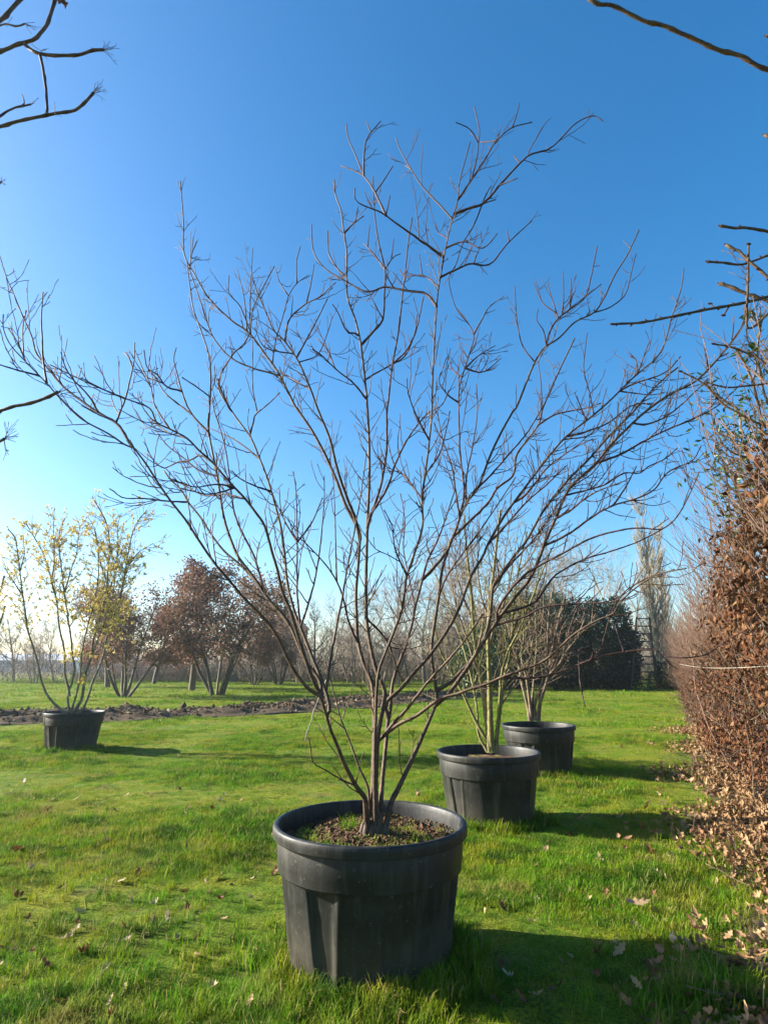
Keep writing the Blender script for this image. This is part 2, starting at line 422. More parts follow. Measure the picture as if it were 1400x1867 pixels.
# ------------------------------------------------------------------ pots
POT_H, POT_R = 0.62, 0.49
def lathe(profile, nseg=128, rfun=None):
    pr = np.asarray(profile, float); k = len(pr); a = np.arange(nseg) * 2 * math.pi / nseg
    r = np.broadcast_to(pr[:, 0][:, None], (k, nseg)).copy()
    if rfun is not None: r = rfun(r, pr[:, 1][:, None], a[None, :])
    V = np.stack([r * np.sin(a)[None, :], -r * np.cos(a)[None, :], np.broadcast_to(pr[:, 1][:, None], (k, nseg))], -1)
    i, j = np.meshgrid(np.arange(k - 1), np.arange(nseg), indexing='ij'); j2 = (j + 1) % nseg
    return V.reshape(-1, 3), np.stack([i * nseg + j, i * nseg + j2, (i + 1) * nseg + j2, (i + 1) * nseg + j], -1).reshape(-1, 4)

def make_pot(label, loc, rz=0.0):
    t = thing('plant_pot', label, 'plant pot', loc, 'large dark plastic pots standing on the lawn')
    t.rotation_euler.z = rz
    H = POT_H
    rim = [(0.444, H - 0.185), (0.450, H - 0.08), (0.455, H - 0.03)]
    rim += [(0.4745 - 0.0145 * math.cos(q), H - 0.012 + 0.012 * math.sin(q)) for q in np.linspace(0.2, math.pi - 0.2, 9)]
    rim += [(0.4905, H - 0.022), (0.4895, H - 0.036), (0.489, H - 0.046), (0.4888, H - 0.0505), (0.4885, H - 0.053), (0.4868, H - 0.0545), (0.484, H - 0.0548), (0.476, H - 0.055), (0.462, H - 0.0555)]
    V, Q = lathe(rim); obj('rim', mesh_np('rim', V, Q), M['plastic'], t)
    co = [(0.461, H - 0.05), (0.4665, H - 0.065), (0.463, H - 0.15), (0.459, H - 0.182), (0.4585, H - 0.195), (0.4583, H - 0.198), (0.4568, H - 0.2000), (0.454, H - 0.2006), (0.447, H - 0.2008), (0.43, H - 0.2012)]
    V, Q = lathe(co); obj('collar', mesh_np('collar', V, Q), M['plastic'], t)
    def flute(r, z, a):
        ph = (np.degrees(a) + 38.7) % 45.0                      # recess between 0 and 19 degrees of each 45
        e = lambda x: np.clip(x, 0, 1)
        wd = 14.5 + 6.5 * (z / (H - 0.2)); ph = ph - (21 - wd) * 0.5
        rec = e(ph / 1.2) * e((wd - ph) / 4.0)
        fz = e((z - 0.02) / 0.03)
        rib = np.exp(-((ph - wd - 1.3) / 1.5) ** 2) * 0.006
        return r - rec * 0.019 * fz + rib * fz
    zz = [H - 0.196, H - 0.232, H - 0.238, H - 0.245, H - 0.25, H - 0.30, H - 0.36, 0.17, 0.13, 0.1, 0.05, 0.03, 0.02, 0.0]
    bo = [(0.382 + (0.444 - 0.382) * (z / (H - 0.196)) ** 0.9, z) for z in zz] + [(0.38, 0.0), (0.1, 0.0)]
    V, Q = lathe(bo, 360, flute); obj('body', mesh_np('body', V, Q), M['plastic'], t)
    # soil
    g = np.linspace(0, 1, 26); aa = np.arange(90) * 2 * math.pi / 90
    R, A = np.meshgrid(g * 0.450, aa, indexing='ij'); sx, sy = R * np.sin(A), -R * np.cos(A)
    sz = H - 0.085 + 0.018 * fnoise(sx, sy, 31, 9, 2) + 0.012 * fnoise(sx, sy, 32, 40, 2) + 0.03 * np.exp(-(R / 0.18) ** 2) - 0.02 * (R / 0.45) ** 4
    i, j = np.meshgrid(np.arange(25), np.arange(90), indexing='ij'); j2 = (j + 1) % 90
    obj('soil', mesh_np('soil', np.stack([sx, sy, sz], -1), np.stack([i * 90 + j, (i + 1) * 90 + j, (i + 1) * 90 + j2, i * 90 + j2], -1).reshape(-1, 4)), M['potting'], t)
    return t
POTS = {1: (-0.070, 3.38), 2: (0.993, 6.15), 3: (2.083, 8.63), 4: (-5.31, 10.9)}
pot1 = make_pot('nearest and largest looking dark pot, holding the wide multi-stemmed shrub', (*POTS[1], ground_z(*POTS[1]) - 0.01))
dup(pot1, (*POTS[2], float(ground_z(*POTS[2])) - 0.01), 0.35, 1, 'dark plastic pot holding the shrub with thick mossy yellow-green stems')
dup(pot1, (*POTS[3], float(ground_z(*POTS[3])) - 0.01), 0.7, 1, 'dark plastic pot partly hidden behind the pot with mossy stems, holding a reddish twiggy shrub')
dup(pot1, (*POTS[4], float(ground_z(*POTS[4])) - 0.01), 0.2, 1, 'dark plastic pot on the left of the lawn holding the yellow-flowered shrub')
# crumbs of bark and compost on the soil of the nearest pot
rng = np.random.default_rng(5)
nn = 2600; rr = 0.43 * np.sqrt(rng.uniform(0.02, 1, nn)); an = rng.uniform(0, 6.283, nn)
cc = np.stack([rr * np.sin(an), -rr * np.cos(an), POT_H - 0.07 + 0.016 * fnoise(rr * np.sin(an), -rr * np.cos(an), 31, 9, 2) + 0.025 * np.exp(-(rr / 0.18) ** 2)], -1)
V, T = clods(cc, rng.gamma(1.5, 0.0028, nn) + 0.002, rng)
tag(obj('compost_crumbs', mesh_np('compost_crumbs', V, None, T, False), M['potting'], pot1), kind='stuff')

# ------------------------------------------------------------------ branches traced as polylines and grown into 3-D
def catmull(p, step):
    p = np.asarray(p, float)
    if len(p) < 3: return resample2(p, max(3, int(np.linalg.norm(p[-1] - p[0]) / step) + 1))
    q = np.concatenate([[2 * p[0] - p[1]], p, [2 * p[-1] - p[-2]]]); out = []
    for k in range(1, len(q) - 2):
        t = np.linspace(0, 1, 6, endpoint=False)[:, None]; a, b, c, d = q[k - 1], q[k], q[k + 1], q[k + 2]
        out.append(0.5 * ((2 * b) + (-a + c) * t + (2 * a - 5 * b + 4 * c - d) * t ** 2 + (-a + 3 * b - 3 * c + d) * t ** 3))
    out.append(p[-1][None]); o = np.concatenate(out)
    L = np.linalg.norm(np.diff(o, axis=0), axis=1).sum()
    return resample2(o, max(4, int(L / step) + 1))

def knobbly(n, rng, every=2, amt=0.3):
    r = np.ones(n); k = rng.integers(0, every)
    r[k::every] += amt * rng.uniform(0.4, 1.2, len(r[k::every])); return r

def twig(tb, rng, p0, d0, L, r0, lvl, spec, tips=None):
    """crooked twig with side twigs"""
    step = spec.get('step', 0.04); n = max(3, int(L / step)); p = np.array(p0, float); d = np.array(d0, float); pts = [p.copy()]
    up = spec.get('up', 0.10)
    zig = rng.normal(size=3); sgn = 1
    for k in range(n):
        d = d + up * np.array([0, 0, 1]) + rng.normal(0, spec.get('wig', 0.10), 3) + sgn * zig * spec.get('zig', 0.06)
        sgn = -sgn; d /= np.linalg.norm(d); p = p + d * L / n; pts.append(p.copy())
    pts = np.array(pts); m = len(pts); rmin = spec.get('rmin', 0.0016)
    rad = np.maximum(np.linspace(r0, max(rmin, r0 * 0.45), m), rmin) * knobbly(m, rng, 2, spec.get('knob', 0.35))
    rad[-1] *= 1.25
    tb.add(pts, rad, spec.get('sides', 4))
    if tips is not None: tips.append(pts[max(1, m // 3):])
    if lvl > 0:
        k = max(1, int(L / spec.get('gap', 0.11)))
        for _ in range(k):
            if rng.random() > spec.get('prob', 0.75): continue
            q = rng.uniform(0.2, 0.95); ix = min(m - 2, int(q * (m - 1))); td = pts[ix + 1] - pts[ix]; td /= np.linalg.norm(td)
            sd_ = np.cross(td, rng.normal(size=3)); sd_ /= np.linalg.norm(sd_) + 1e-9
            an = rng.uniform(0.5, 1.05); dd = td * math.cos(an) + sd_ * math.sin(an)
            twig(tb, rng, pts[ix], dd, L * rng.uniform(0.28, 0.6) * (1.1 - 0.5 * q), max(rmin, rad[ix] * 0.62), lvl - 1, spec, tips)

def grow_traced(root, y0, table, bark, twigmat, spec, seed, names=('stem', 'branch'), tipsout=None, loc=(0, 0, 0)):
    """table rows: (kind, w0, w1, lean, twigs, points); kind s = stem, b = branch of whichever earlier one its first point is nearest to"""
    rng = np.random.default_rng(seed); done = []; loc = np.asarray(loc, float)
    for row in table:
        kind, w0, w1, lean, tw = row[:5]; uv = np.array(row[5], float).reshape(-1, 2)
        par = None
        if done and kind != 's':
            best = 1e9
            for d in done:
                e = np.hypot(d['uv'][:, 0] - uv[0, 0], d['uv'][:, 1] - uv[0, 1]); ix = int(e.argmin())
                if e[ix] < best - 1e-6: best, par, pix = e[ix], d, ix
            uv[0] = par['uv'][pix]
        if par is None and spec.get('foot'): uv = np.concatenate([[[0.75 * uv[0, 0] + 0.25 * spec['foot'][0], spec['foot'][1]]], uv])
        uv = catmull(uv, 9.0); n = len(uv)
        L = np.concatenate([[0], np.cumsum(np.linalg.norm(np.diff(uv, axis=0), axis=1))]); s = L / L[-1]
        if par is None: yy = y0 + lean * s ** 1.25
        else: yy = par['y'][pix] + lean * s ** 1.1
        pts = np.array([P(uv[k, 0], uv[k, 1], yy[k]) for k in range(n)])
        scl = np.array([zc(q) for q in pts]) / FPX
        wpx = w0 + (w1 - w0) * s ** 0.62
        rad = 0.5 * wpx * scl
        jit = rng.normal(0, 0.14 if w0 < 7 else 0.04, (n, 3)) * rad[:, None]; jit[0] = 0; pts = pts + jit
        rad = rad * knobbly(n, rng, spec.get('node', 2), spec.get('nodeamt', 0.22 if w0 < 7 else 0.08)); rad[-1] *= 1.15
        if kind == 's' and tw >= 0: rad[:3] *= np.array([1.2, 1.1, 1.0])[:len(rad[:3])]
        tb = Tubes(); tb.add(pts - loc, rad, 8 if w0 > 7 else 6)
        tips = [] if tipsout is not None else None
        Lm = np.linalg.norm(np.diff(pts, axis=0), axis=1).sum()
        k = rng.poisson(max(0, tw) * Lm / spec['space'])
        for _ in range(k):
            q = rng.uniform(spec.get('from_s', 0.3) if kind != 'b' else spec.get('from_b', 0.15), 0.99); ix = min(n - 2, int(q * (n - 1)))
            td = pts[ix + 1] - pts[ix]; td /= np.linalg.norm(td) + 1e-9
            sv = np.cross(td, rng.normal(size=3)); sv /= np.linalg.norm(sv) + 1e-9; an = rng.uniform(0.45, 1.0)
            ln = rng.uniform(*spec['len']) * (1.15 - 0.55 * q)
            twig(tb, rng, pts[ix] - loc, td * math.cos(an) + sv * math.sin(an), ln, min(rad[ix] * 0.6, spec.get('tr', 0.0032)), spec.get('lvl', 1), spec, tips)
        if kind in 'sm':
            o = obj(names[0], tb.mesh(names[0]), bark, root); st = o
        else:
            st = par['o']; o = obj(names[1], tb.mesh(names[1]), twigmat if w0 < 6 else bark, st)
        if tips: tipsout.extend([t + loc for t in tips])
        done.append(dict(uv=uv, y=yy, o=o if kind in 'sm' else st))
    return done
# ------------------------------------------------------------------ the wide multi-stemmed shrub in the nearest pot
def table(txt):
    out = []
    for ln in txt.strip().splitlines():
        h, p = ln.split(':'); h = h.split()
        out.append((h[0], float(h[1]), float(h[2]), float(h[3]), float(h[4]), [float(x) for x in p.replace(',', ' ').split()]))
    return out
HERO = table('''
s 13.6 4.8 .55 .8: 680,1490 681,1437 682,1386 683,1334 682,1276 677,1243 662,1207 652,1167 650,1128 649,1079 653,1029 656,985
s 12.9 4.8 -.3 .5: 668,1488 665,1455 650,1435 628,1393 613,1355 603,1332 595,1303 587,1278
s 12.2 5.8 .35 .5: 706,1494 711,1468 726,1437 744,1399 762,1360 778,1324 791,1293 797,1277
s 11 2.2 .9 .8: 690,1490 685,1458 686,1386 690,1334 698,1291 701,1259 685,1220 672,1161 668,1121 667,1062 668,1013 670,947 673,881 673,816 670,750 666,700 658,630 648,584 634,545 632,509 632,459 625,410 622,384 612,357 609,328
s 10.2 4.2 .7 .6: 694,1488 695,1453 698,1411 703,1360 706,1324 712,1290 717,1240 737,1184 751,1138 757,1105 764,1080 770,1056
m 7.2 1.8 -.7 .8: 587,1278 584,1270 564,1257 546,1237 529,1209 502,1154 479,1125 443,1088 427,1069 410,1049 391,1026 364,987 338,947 312,914 289,881 266,845 243,816 230,812 197,790 164,773 141,757 108,724 85,698 49,661 20,629 7,599 7,573
b 5.7 1.7 .3 .7: 243,816 236,806 214,773 181,753 148,730 115,704 82,665 66,642 59,615 43,579 26,537 13,507 0,467
m 7.5 2.7 .45 .7: 587,1278 586,1262 584,1243 570,1222 555,1203 529,1141 502,1111 483,1082 463,1056 437,1029 410,1006 387,977 364,941 345,918 331,894 312,875 299,858
m 7.2 1.8 .7 1: 529,1141 515,1121 489,1092 469,1062 450,1036 433,1013 417,973 407,937 397,872 387,822 381,786 382,750 384,716 384,673 379,640 366,601 353,564 346,518 341,476
b 4.8 1.8 .3 .8: 487,1080 473,1046 463,1013 443,973 427,934 420,881 414,835 404,789 391,750 388,725
m 8.0 1.8 -.5 1: 590,1270 571,1240 548,1174 529,1111 515,1079 506,1039 496,1006 483,960 466,934 446,908 427,888 404,862 384,839 364,822 341,799 312,783 286,770 273,744 230,727 181,707 131,684 92,665
m 7.2 1.8 .9 .9: 595,1300 601,1290 590,1250 570,1200 548,1144 538,1118 525,1069 519,1013 512,960 496,901 486,868 473,835 456,796 423,750 398,702 422,650 445,627 456,604 459,580 461,564 474,535 500,486
b 7.2 1.8 .35 1: 656,985 653,964 630,921 614,878 594,832 571,789 545,750 537,739 507,679 484,647 454,607 422,584 382,545 356,502 336,463 335,410 333,377 329,331
b 7.2 1.8 -.35 1: 656,985 647,944 630,901 614,852 601,799 581,750 566,709 543,657 517,620 500,604 487,574 477,551 464,518 458,495
s 7.5 1.8 .1 1: 684,1488 683,1400 685,1300 687,1255 692,1218 708,1177 721,1144 734,1105 741,1052 754,1013 770,960 769,908 775,865 783,799 787,750 788,706 791,640 795,574 798,535 805,492 814,443 824,400 834,367 837,334 847,295 857,259
b 5.6 1.8 .2 .8: 672,964 678,934 691,898 698,865 705,816 705,750 707,738 714,673 724,620 730,574 734,535 739,492 744,443 751,397
b 5.7 1.7 -.3 .9: 672,947 705,891 721,845 744,799 777,756 805,739 818,712
m 7.2 2.1 .4 .8: 797,1277 795,1262 793,1243 788,1210 787,1177 792,1138 800,1085 806,1039 820,993 833,960 839,940 852,914 872,888 889,842 908,799 935,750 943,739 972,666 992,634 1018,617 1048,587 1081,571 1100,545 1120,502 1140,470 1155,440 1164,420
m 8.2 2.7 -.3 1.3: 797,1289 816,1266 846,1226 875,1180 905,1134 931,1098 961,1062 977,1033 994,987 1014,942 1034,896 1060,868 1087,844 1113,811 1146,778 1179,748 1221,719 1261,699 1289,675 1337,617 1357,573 1364,448
m 7.5 2.7 .2 1.4: 797,1263 823,1243 830,1235 872,1187 892,1130 898,1072 912,1050 938,1013 960,985 985,940 1010,905 1040,870 1075,835 1110,795 1150,755 1180,720 1211,689 1235,670
m 8.0 1.8 .5 1.3: 704,1310 703,1283 731,1255 755,1226 791,1185 833,1118 856,1056 879,1016 889,993 915,947 938,914 977,862 1004,827 1034,794 1080,758 1113,729 1146,696 1165,679 1198,650 1214,617 1222,584 1240,530 1246,490
m 6.4 2.1 .9 1: 770,1056 790,1036 816,1003 823,983 849,957 889,918 905,891 935,867 940,834 949,817 981,775 988,748 1004,709 1024,666 1047,617
b 4.8 1.8 -.3 1: 770,1056 780,1020 797,987 816,934 830,890
m 6.4 2.7 -.5 .5: 704,1341 714,1322 744,1289 783,1240 815,1205 845,1170 880,1120
m 8.0 2.1 -.9 .5: 670,1355 695,1345 726,1321 757,1306 793,1280 809,1271 834,1265 849,1259 889,1246 918,1233 974,1213 1003,1196 1043,1159 1084,1133 1118,1118 1129,1099 1162,1069 1200,1047 1251,1036
b 5.7 1.8 -.5 .2: 913,1238 973,1236 1028,1222 1088,1199 1140,1188 1192,1185 1214,1196 1251,1199 1289,1192 1326,1166 1363,1147
m 6.4 1.8 .5 .8: 590,1262 598,1238 607,1177 622,1100 626,1079 639,1003 652,937 665,849 667,822
s 6.4 1.8 .2 .5: 674,1490 671,1437 655,1400 637,1350 622,1312 611,1270 601,1236 592,1200
b 4.8 1.7 -.2 .8: 555,1138 561,1105 575,1052 584,996 591,914 591,868
b 4.8 1.7 .2 .8: 548,1144 542,1079 542,980 540,900 535,860
b 3.8 1.7 .2 .5: 542,990 568,954 588,908
b 3.8 1.7 .2 .6: 542,985 515,941 509,891
b 4.8 1.7 -.3 .6: 655,1174 636,1134 622,1079 599,1036 560,993 542,978
b 3.8 1.3 .2 .7: 616,1060 613,1042 611,947 608,881 603,840
b 4.8 1.7 .2 .7: 668,1128 705,1167 718,1203 733,1243
b 4.8 1.7 .3 1: 839,940 836,934 830,895 823,849 806,799 797,750
b 4.8 1.7 .3 1.2: 839,940 846,895 839,832 836,750 837,706 847,673 857,640 864,614 854,591 834,564
b 3.8 1.3 -.3 .8: 864,614 883,574 893,558 918,541
b 3.8 1.3 .2 .8: 847,673 874,647 903,630
b 3.8 1.3 .3 .8: 857,679 874,679 890,673 913,653
b 3.8 1.3 .2 .8: 839,689 824,673 818,653
b 3.8 1.3 -.2 .8: 834,735 818,722 801,699 803,680
b 3.8 1.7 .3 .6: 837,367 857,331 887,285 903,259 933,233 969,223
b 2.8 1.7 .1 .2: 860,325 869,288 872,259 874,239 865,196
b 2.8 1.7 -.1 0: 872,259 857,236 831,223
b 2.8 1.7 .1 0: 903,260 885,259 875,259
b 2.8 1.3 .1 0: 937,233 943,205 947,187
b 5.7 1.7 -.3 .4: 828,390 857,379 883,369 916,331 946,300 966,282 1005,269 1048,226 1081,211 1099,221
b 2.8 1.7 .1 0: 946,300 936,284
b 2.8 1.7 .1 0: 880,367 903,364
b 2.8 1.7 .1 0: 880,369 887,352 895,339
b 2.8 1.7 -.1 .3: 910,338 925,332 943,325
b 2.8 1.3 .2 .3: 877,374 864,410 844,443 831,482 818,509 831,561 854,591
b 3.8 1.7 .2 .5: 824,395 795,367 768,338 749,308 729,272 722,252
b 2.8 1.7 .1 0: 747,310 739,302
b 5.7 1.7 -.3 .6: 810,471 791,456 759,433 726,410 699,390 676,380 661,374 648,364 647,344
b 4.8 1.7 .2 .4: 703,394 690,364 680,344 663,321 645,311 622,302
b 3.8 1.7 -.1 .4: 665,321 664,279 671,249 694,221
b 2.8 1.7 .1 .3: 662,318 648,282 635,252 632,226
b 2.8 1.3 .1 0: 678,242 668,221
b 2.8 1.7 .2 0: 688,351 698,331 716,303
b 2.8 1.7 .1 0: 704,392 711,357
b 5.7 1.7 .4 .6: 795,558 775,535 739,530 703,523 668,532 629,512 596,492 576,469 569,443 568,410
b 2.8 1.7 -.1 .2: 721,525 704,502
b 3.8 1.7 -.2 .6: 818,456 847,440 874,453 890,446 906,426
b 4.8 1.7 .3 .4: 805,504 837,489 857,481 893,482 923,446 969,403
b 2.8 1.3 .1 0: 929,440 924,420
b 2.8 1.3 .1 .3: 867,476 875,449
b 3.8 1.7 .2 .4: 796,522 772,502 739,504 729,492
b 2.8 1.3 .1 0: 768,500 764,463
b 2.8 1.3 .1 .3: 811,436 798,423 794,407
b 4.8 1.7 .3 .6: 658,630 681,604 698,581 701,525 702,492 691,446 683,390 680,321
b 3.8 1.7 .2 .4: 702,489 678,459 663,443
b 2.8 1.3 .1 0: 670,450 674,410
b 2.8 1.3 .1 .2: 702,487 717,469 730,463
b 2.8 1.3 .1 0: 715,471 718,436
b 3.8 1.7 -.1 .2: 628,423 645,407 663,394
b 2.8 1.3 .1 0: 645,407 653,377
b 3.8 1.7 .2 .3: 632,509 612,486 599,459 597,420
b 3.8 1.7 -.2 .4: 658,615 645,607 632,604 615,568 606,555
b 3.8 1.7 -.3 .6: 665,725 645,699 612,673 586,647 569,637
b 2.8 1.3 .2 .4: 612,670 596,634 576,617
b 3.8 1.7 .4 .6: 671,693 688,679 717,663 740,647 757,604 760,574
b 3.8 1.7 -.2 .6: 709,666 740,640 759,601 772,541
b 4.8 1.7 .3 .3: 85,698 79,655 77,612 76,579 79,533
b 2.8 1.7 -.1 .2: 49,661 33,625 16,599
b 2.8 1.7 .2 .2: 43,652 42,596 49,566
b 3.8 1.7 -.2 .1: 71,684 33,675 0,665 -40,655
b 3.8 1.7 .3 .3: 210,770 230,724 237,694 245,658 246,625
b 2.8 1.7 .1 .1: 237,675 235,652 227,643
b 3.8 1.7 -.3 .4: 181,753 164,724 131,688 118,665 112,642
b 2.8 1.7 .1 .1: 112,701 99,671
b 3.8 1.7 .3 .5: 309,776 283,740 276,707 260,671 246,638
b 3.8 1.7 -.3 .3: 230,727 191,711 148,689
b 3.8 1.7 .2 .5: 384,839 366,830 348,839 325,842 312,849 296,853 273,832 263,826
b 4.8 1.7 .2 .8: 384,800 381,790 348,753 332,714 324,684 317,655 322,634
b 3.8 1.7 -.2 .6: 329,717 302,704 289,684 269,671 263,638
b 3.8 1.7 .2 .6: 348,757 322,734 299,714 285,690 273,675
b 2.8 1.7 -.2 .5: 383,724 361,707 332,688
b 3.8 1.7 -.3 .4: 343,918 308,914 266,909 226,908 207,895 200,891
b 3.8 1.7 .3 .8: 507,683 477,676 458,670 428,657 405,637 385,607 372,568 356,522 343,482
b 2.8 1.3 .2 .4: 507,679 497,663 504,617 515,580 527,538 543,515 563,502
b 2.8 1.3 .1 0: 541,515 541,476 548,449
b 2.8 1.3 .2 .3: 527,538 510,515 502,489
b 2.8 1.3 .2 .6: 455,609 456,574 458,505 461,453
b 2.8 1.3 -.2 .6: 457,604 438,558 418,535 418,502
b 2.8 1.3 .1 .4: 450,602 445,541 435,502
b 2.8 1.3 .1 .3: 343,490 350,462 359,440
b 3.8 1.7 .3 .6: 566,709 537,693 510,676
b 3.8 1.7 -.3 .6: 520,624 527,584 556,555 583,541 612,515
b 2.8 1.3 .1 .3: 560,548 566,522 573,482
b 3.8 1.7 .3 .5: 543,653 560,617 579,581 597,545
b 2.8 1.3 .3 .5: 546,660 579,647 596,610 606,578
b 2.8 1.3 -.2 .6: 530,653 484,634 464,597
b 3.8 1.7 -.3 .6: 423,750 418,745 400,700 398,690
b 3.8 1.7 -.3 .6: 456,796 463,766 467,755 491,735 510,716
b 2.8 1.3 .2 .6: 467,755 461,706 461,640 461,620
b 3.8 1.7 -.3 .6: 489,898 463,885 437,872 423,858
b 3.8 1.7 .3 .7: 473,839 443,812 417,796 381,780
b 3.8 1.7 -.3 .7: 427,888 384,901 350,895 331,890
b 3.8 1.7 .3 .6: 446,911 410,901 374,904 348,891 310,872
b 3.8 1.7 -.2 .6: 427,888 397,883 358,888 331,881 308,872
b 3.8 1.7 .2 .6: 384,870 364,858 331,832 305,812 285,786
b 3.8 1.7 .3 .7: 341,799 310,790 282,770 266,750
b 2.8 1.3 .1 .6: 1081,569 1110,561 1139,538 1149,502 1159,462
b 3.8 1.7 .2 .7: 991,630 1004,600 1021,577 1047,558 1067,541 1077,505 1088,449
b 2.8 1.3 .1 .2: 1067,541 1096,518
b 2.8 1.3 .2 .3: 1014,581 1008,551 998,518
b 2.8 1.3 .1 .3: 1011,571 988,551 973,515
b 2.8 1.3 .1 .2: 1021,568 1027,538 1026,495
b 2.8 1.3 .1 .2: 1036,563 1041,508
b 2.8 1.3 -.1 .3: 991,627 991,604 978,584 981,564
b 2.8 1.3 .2 .5: 972,663 952,630 942,584 938,522
b 3.8 1.7 -.3 1.2: 1136,715 1156,699 1211,680 1240,650
b 3.8 1.7 .2 .8: 1159,683 1159,656 1151,650
b 2.8 1.3 .2 .6: 1155,680 1179,633 1186,620
b 2.8 1.3 .1 .8: 1133,720 1185,720 1210,715
b 2.8 1.3 .2 .3: 1080,755 1073,712 1064,679 1065,646 1070,607
b 2.8 1.3 -.1 .5: 1060,761 1047,715
b 2.8 1.3 .2 .9: 1031,801 1073,794 1093,768 1100,735
b 3.8 1.7 -.2 1.2: 975,771 1014,755 1064,745 1095,735
b 2.8 1.3 .2 .5: 985,748 986,702 981,660
b 4.8 1.7 .3 1: 1087,850 1133,827 1179,801 1221,781 1261,765 1310,738 1350,700
b 3.8 1.7 -.2 1: 1155,775 1175,774 1211,761 1250,730 1290,690
b 3.8 1.7 .3 .8: 1047,910 1096,886 1136,863 1165,863 1182,850 1211,837 1234,817
b 4.8 1.7 -.5 .8: 990,990 1034,975 1080,942 1116,922 1159,909 1192,893 1218,860 1261,840 1277,814
b 3.8 1.7 .2 .6: 1116,922 1139,890 1160,850
b 5.7 1.8 -.7 .5: 905,1130 910,1105 954,1050 1029,1007 1081,980 1140,965 1175,963 1205,965 1231,945 1254,906 1274,860
b 4.8 1.8 .4 .7: 917,1121 973,1099 1010,1051 1062,1021 1110,1006 1162,988 1205,966
b 4.8 1.7 -.5 .7: 905,1140 954,1125 991,1107 1047,1101 1118,1097 1140,1077 1177,1055 1229,1038
b 3.8 1.7 .1 .1: 1140,1188 1129,1166 1121,1140
b 3.8 1.8 -.1 0: 1078,1201 1082,1192 1080,1185 1069,1182 1058,1182 1055,1190 1056,1233 1061,1266 1066,1289
b 3.8 1.7 .3 1: 898,1072 930,1030 975,980 1010,930 1040,890 1080,862 1110,820
b 3.8 1.7 .5 1.2: 872,888 900,860 930,825 960,790 990,740 1010,700
b 3.8 1.7 .5 1.2: 852,914 850,870 862,810 870,750 868,700
b 3.8 1.7 -.4 1.2: 800,1085 815,1050 850,1000 880,960 920,900 940,870
b 3.8 1.7 .6 1.2: 757,1105 745,1050 735,1000 738,950 730,900
b 3.8 1.7 -.5 1: 740,1052 720,1000 715,960 700,930
b 3.8 1.7 .5 1.1: 769,908 740,870 720,850 705,800
b 3.8 1.7 .4 1.1: 775,865 800,830 812,790 820,750
b 3.8 1.7 -.4 1.1: 783,799 760,760 745,720 742,690
b 4.8 1.7 .6 1.2: 889,993 920,960 960,915 1000,880 1030,850
b 4.8 1.7 -.6 1.2: 938,914 960,900 1000,850 1050,815 1080,800
b 4.8 1.7 .6 1.2: 1034,794 1060,790 1110,770 1150,740 1190,735
b 4.8 1.7 -.5 1.2: 1014,942 1040,930 1080,900 1130,880
b 2.8 1.7 -.2 0: 647,1433 620,1420 590,1402 571,1390 566,1360 563,1345
''')
shrub = thing('multi_stemmed_shrub', 'wide vase-shaped bare shrub with many brown stems rising from the nearest pot', 'shrub', (POTS[1][0], POTS[1][1], POT_H - 0.06))
grow_traced(shrub, 3.36, HERO, M['shrub_bark'], M['shrub_twig'],
            dict(space=0.085, len=(0.07, 0.36), lvl=1, step=0.03, up=0.09, wig=0.10, zig=0.10, gap=0.10, tr=0.0030, rmin=0.0015, prob=0.7, foot=(688, 1520)), 11,
            loc=(POTS[1][0], POTS[1][1], POT_H - 0.06))
# root crown where the stems meet
tb = Tubes(); rng = np.random.default_rng(3)
for k in range(9):
    a = k * 0.7; q = np.array([math.cos(a) * 0.035, math.sin(a) * 0.03, 0])
    h_ = rng.uniform(0.7, 1.5); tb.add([q * 1.4 + [0, 0, -0.04], q * 1.15 + [0, 0, 0.0], q * 1.0 + [0, 0, 0.03 * h_], q * 0.8 + [0, 0, 0.06 * h_]], [0.024, 0.021, 0.016, 0.006], 8)
obj('root_crown', tb.mesh('root_crown'), M['shrub_bark'], shrub)

# moss and weeds on the soil of the nearest pot
Vs, Ts, base = [], [], 0; rg = np.random.default_rng(301)
for k in range(55):
    cl = [(-0.30, 0.02), (0.16, 0.05), (0.20, -0.10), (-0.22, -0.2), (0.05, -0.3)][k % 5]; q = np.array(cl) + rg.normal(0, 0.055, 2)
    if np.hypot(*q) > 0.42: continue
    for b in range(14):
        p = np.array([q[0], q[1], 0.535 + 0.0 * b]) + rg.normal(0, [0.018, 0.018, 0.002]); d = rg.normal(0, 0.5, 3); d[2] = 1; h = rg.uniform(0.008, 0.028); s_ = np.cross(d, rg.normal(size=3)); s_ = s_ / np.linalg.norm(s_) * 0.0016
        Vs += [p - s_, p + s_, p + d * h]; Ts.append((base, base + 1, base + 2)); base += 3
mo = obj('moss', mesh_np('moss', Vs, None, Ts), M['grass'], pot1); tag(mo, kind='stuff'); mo.location.z = POT_H - 0.085 - 0.535 + 0.012

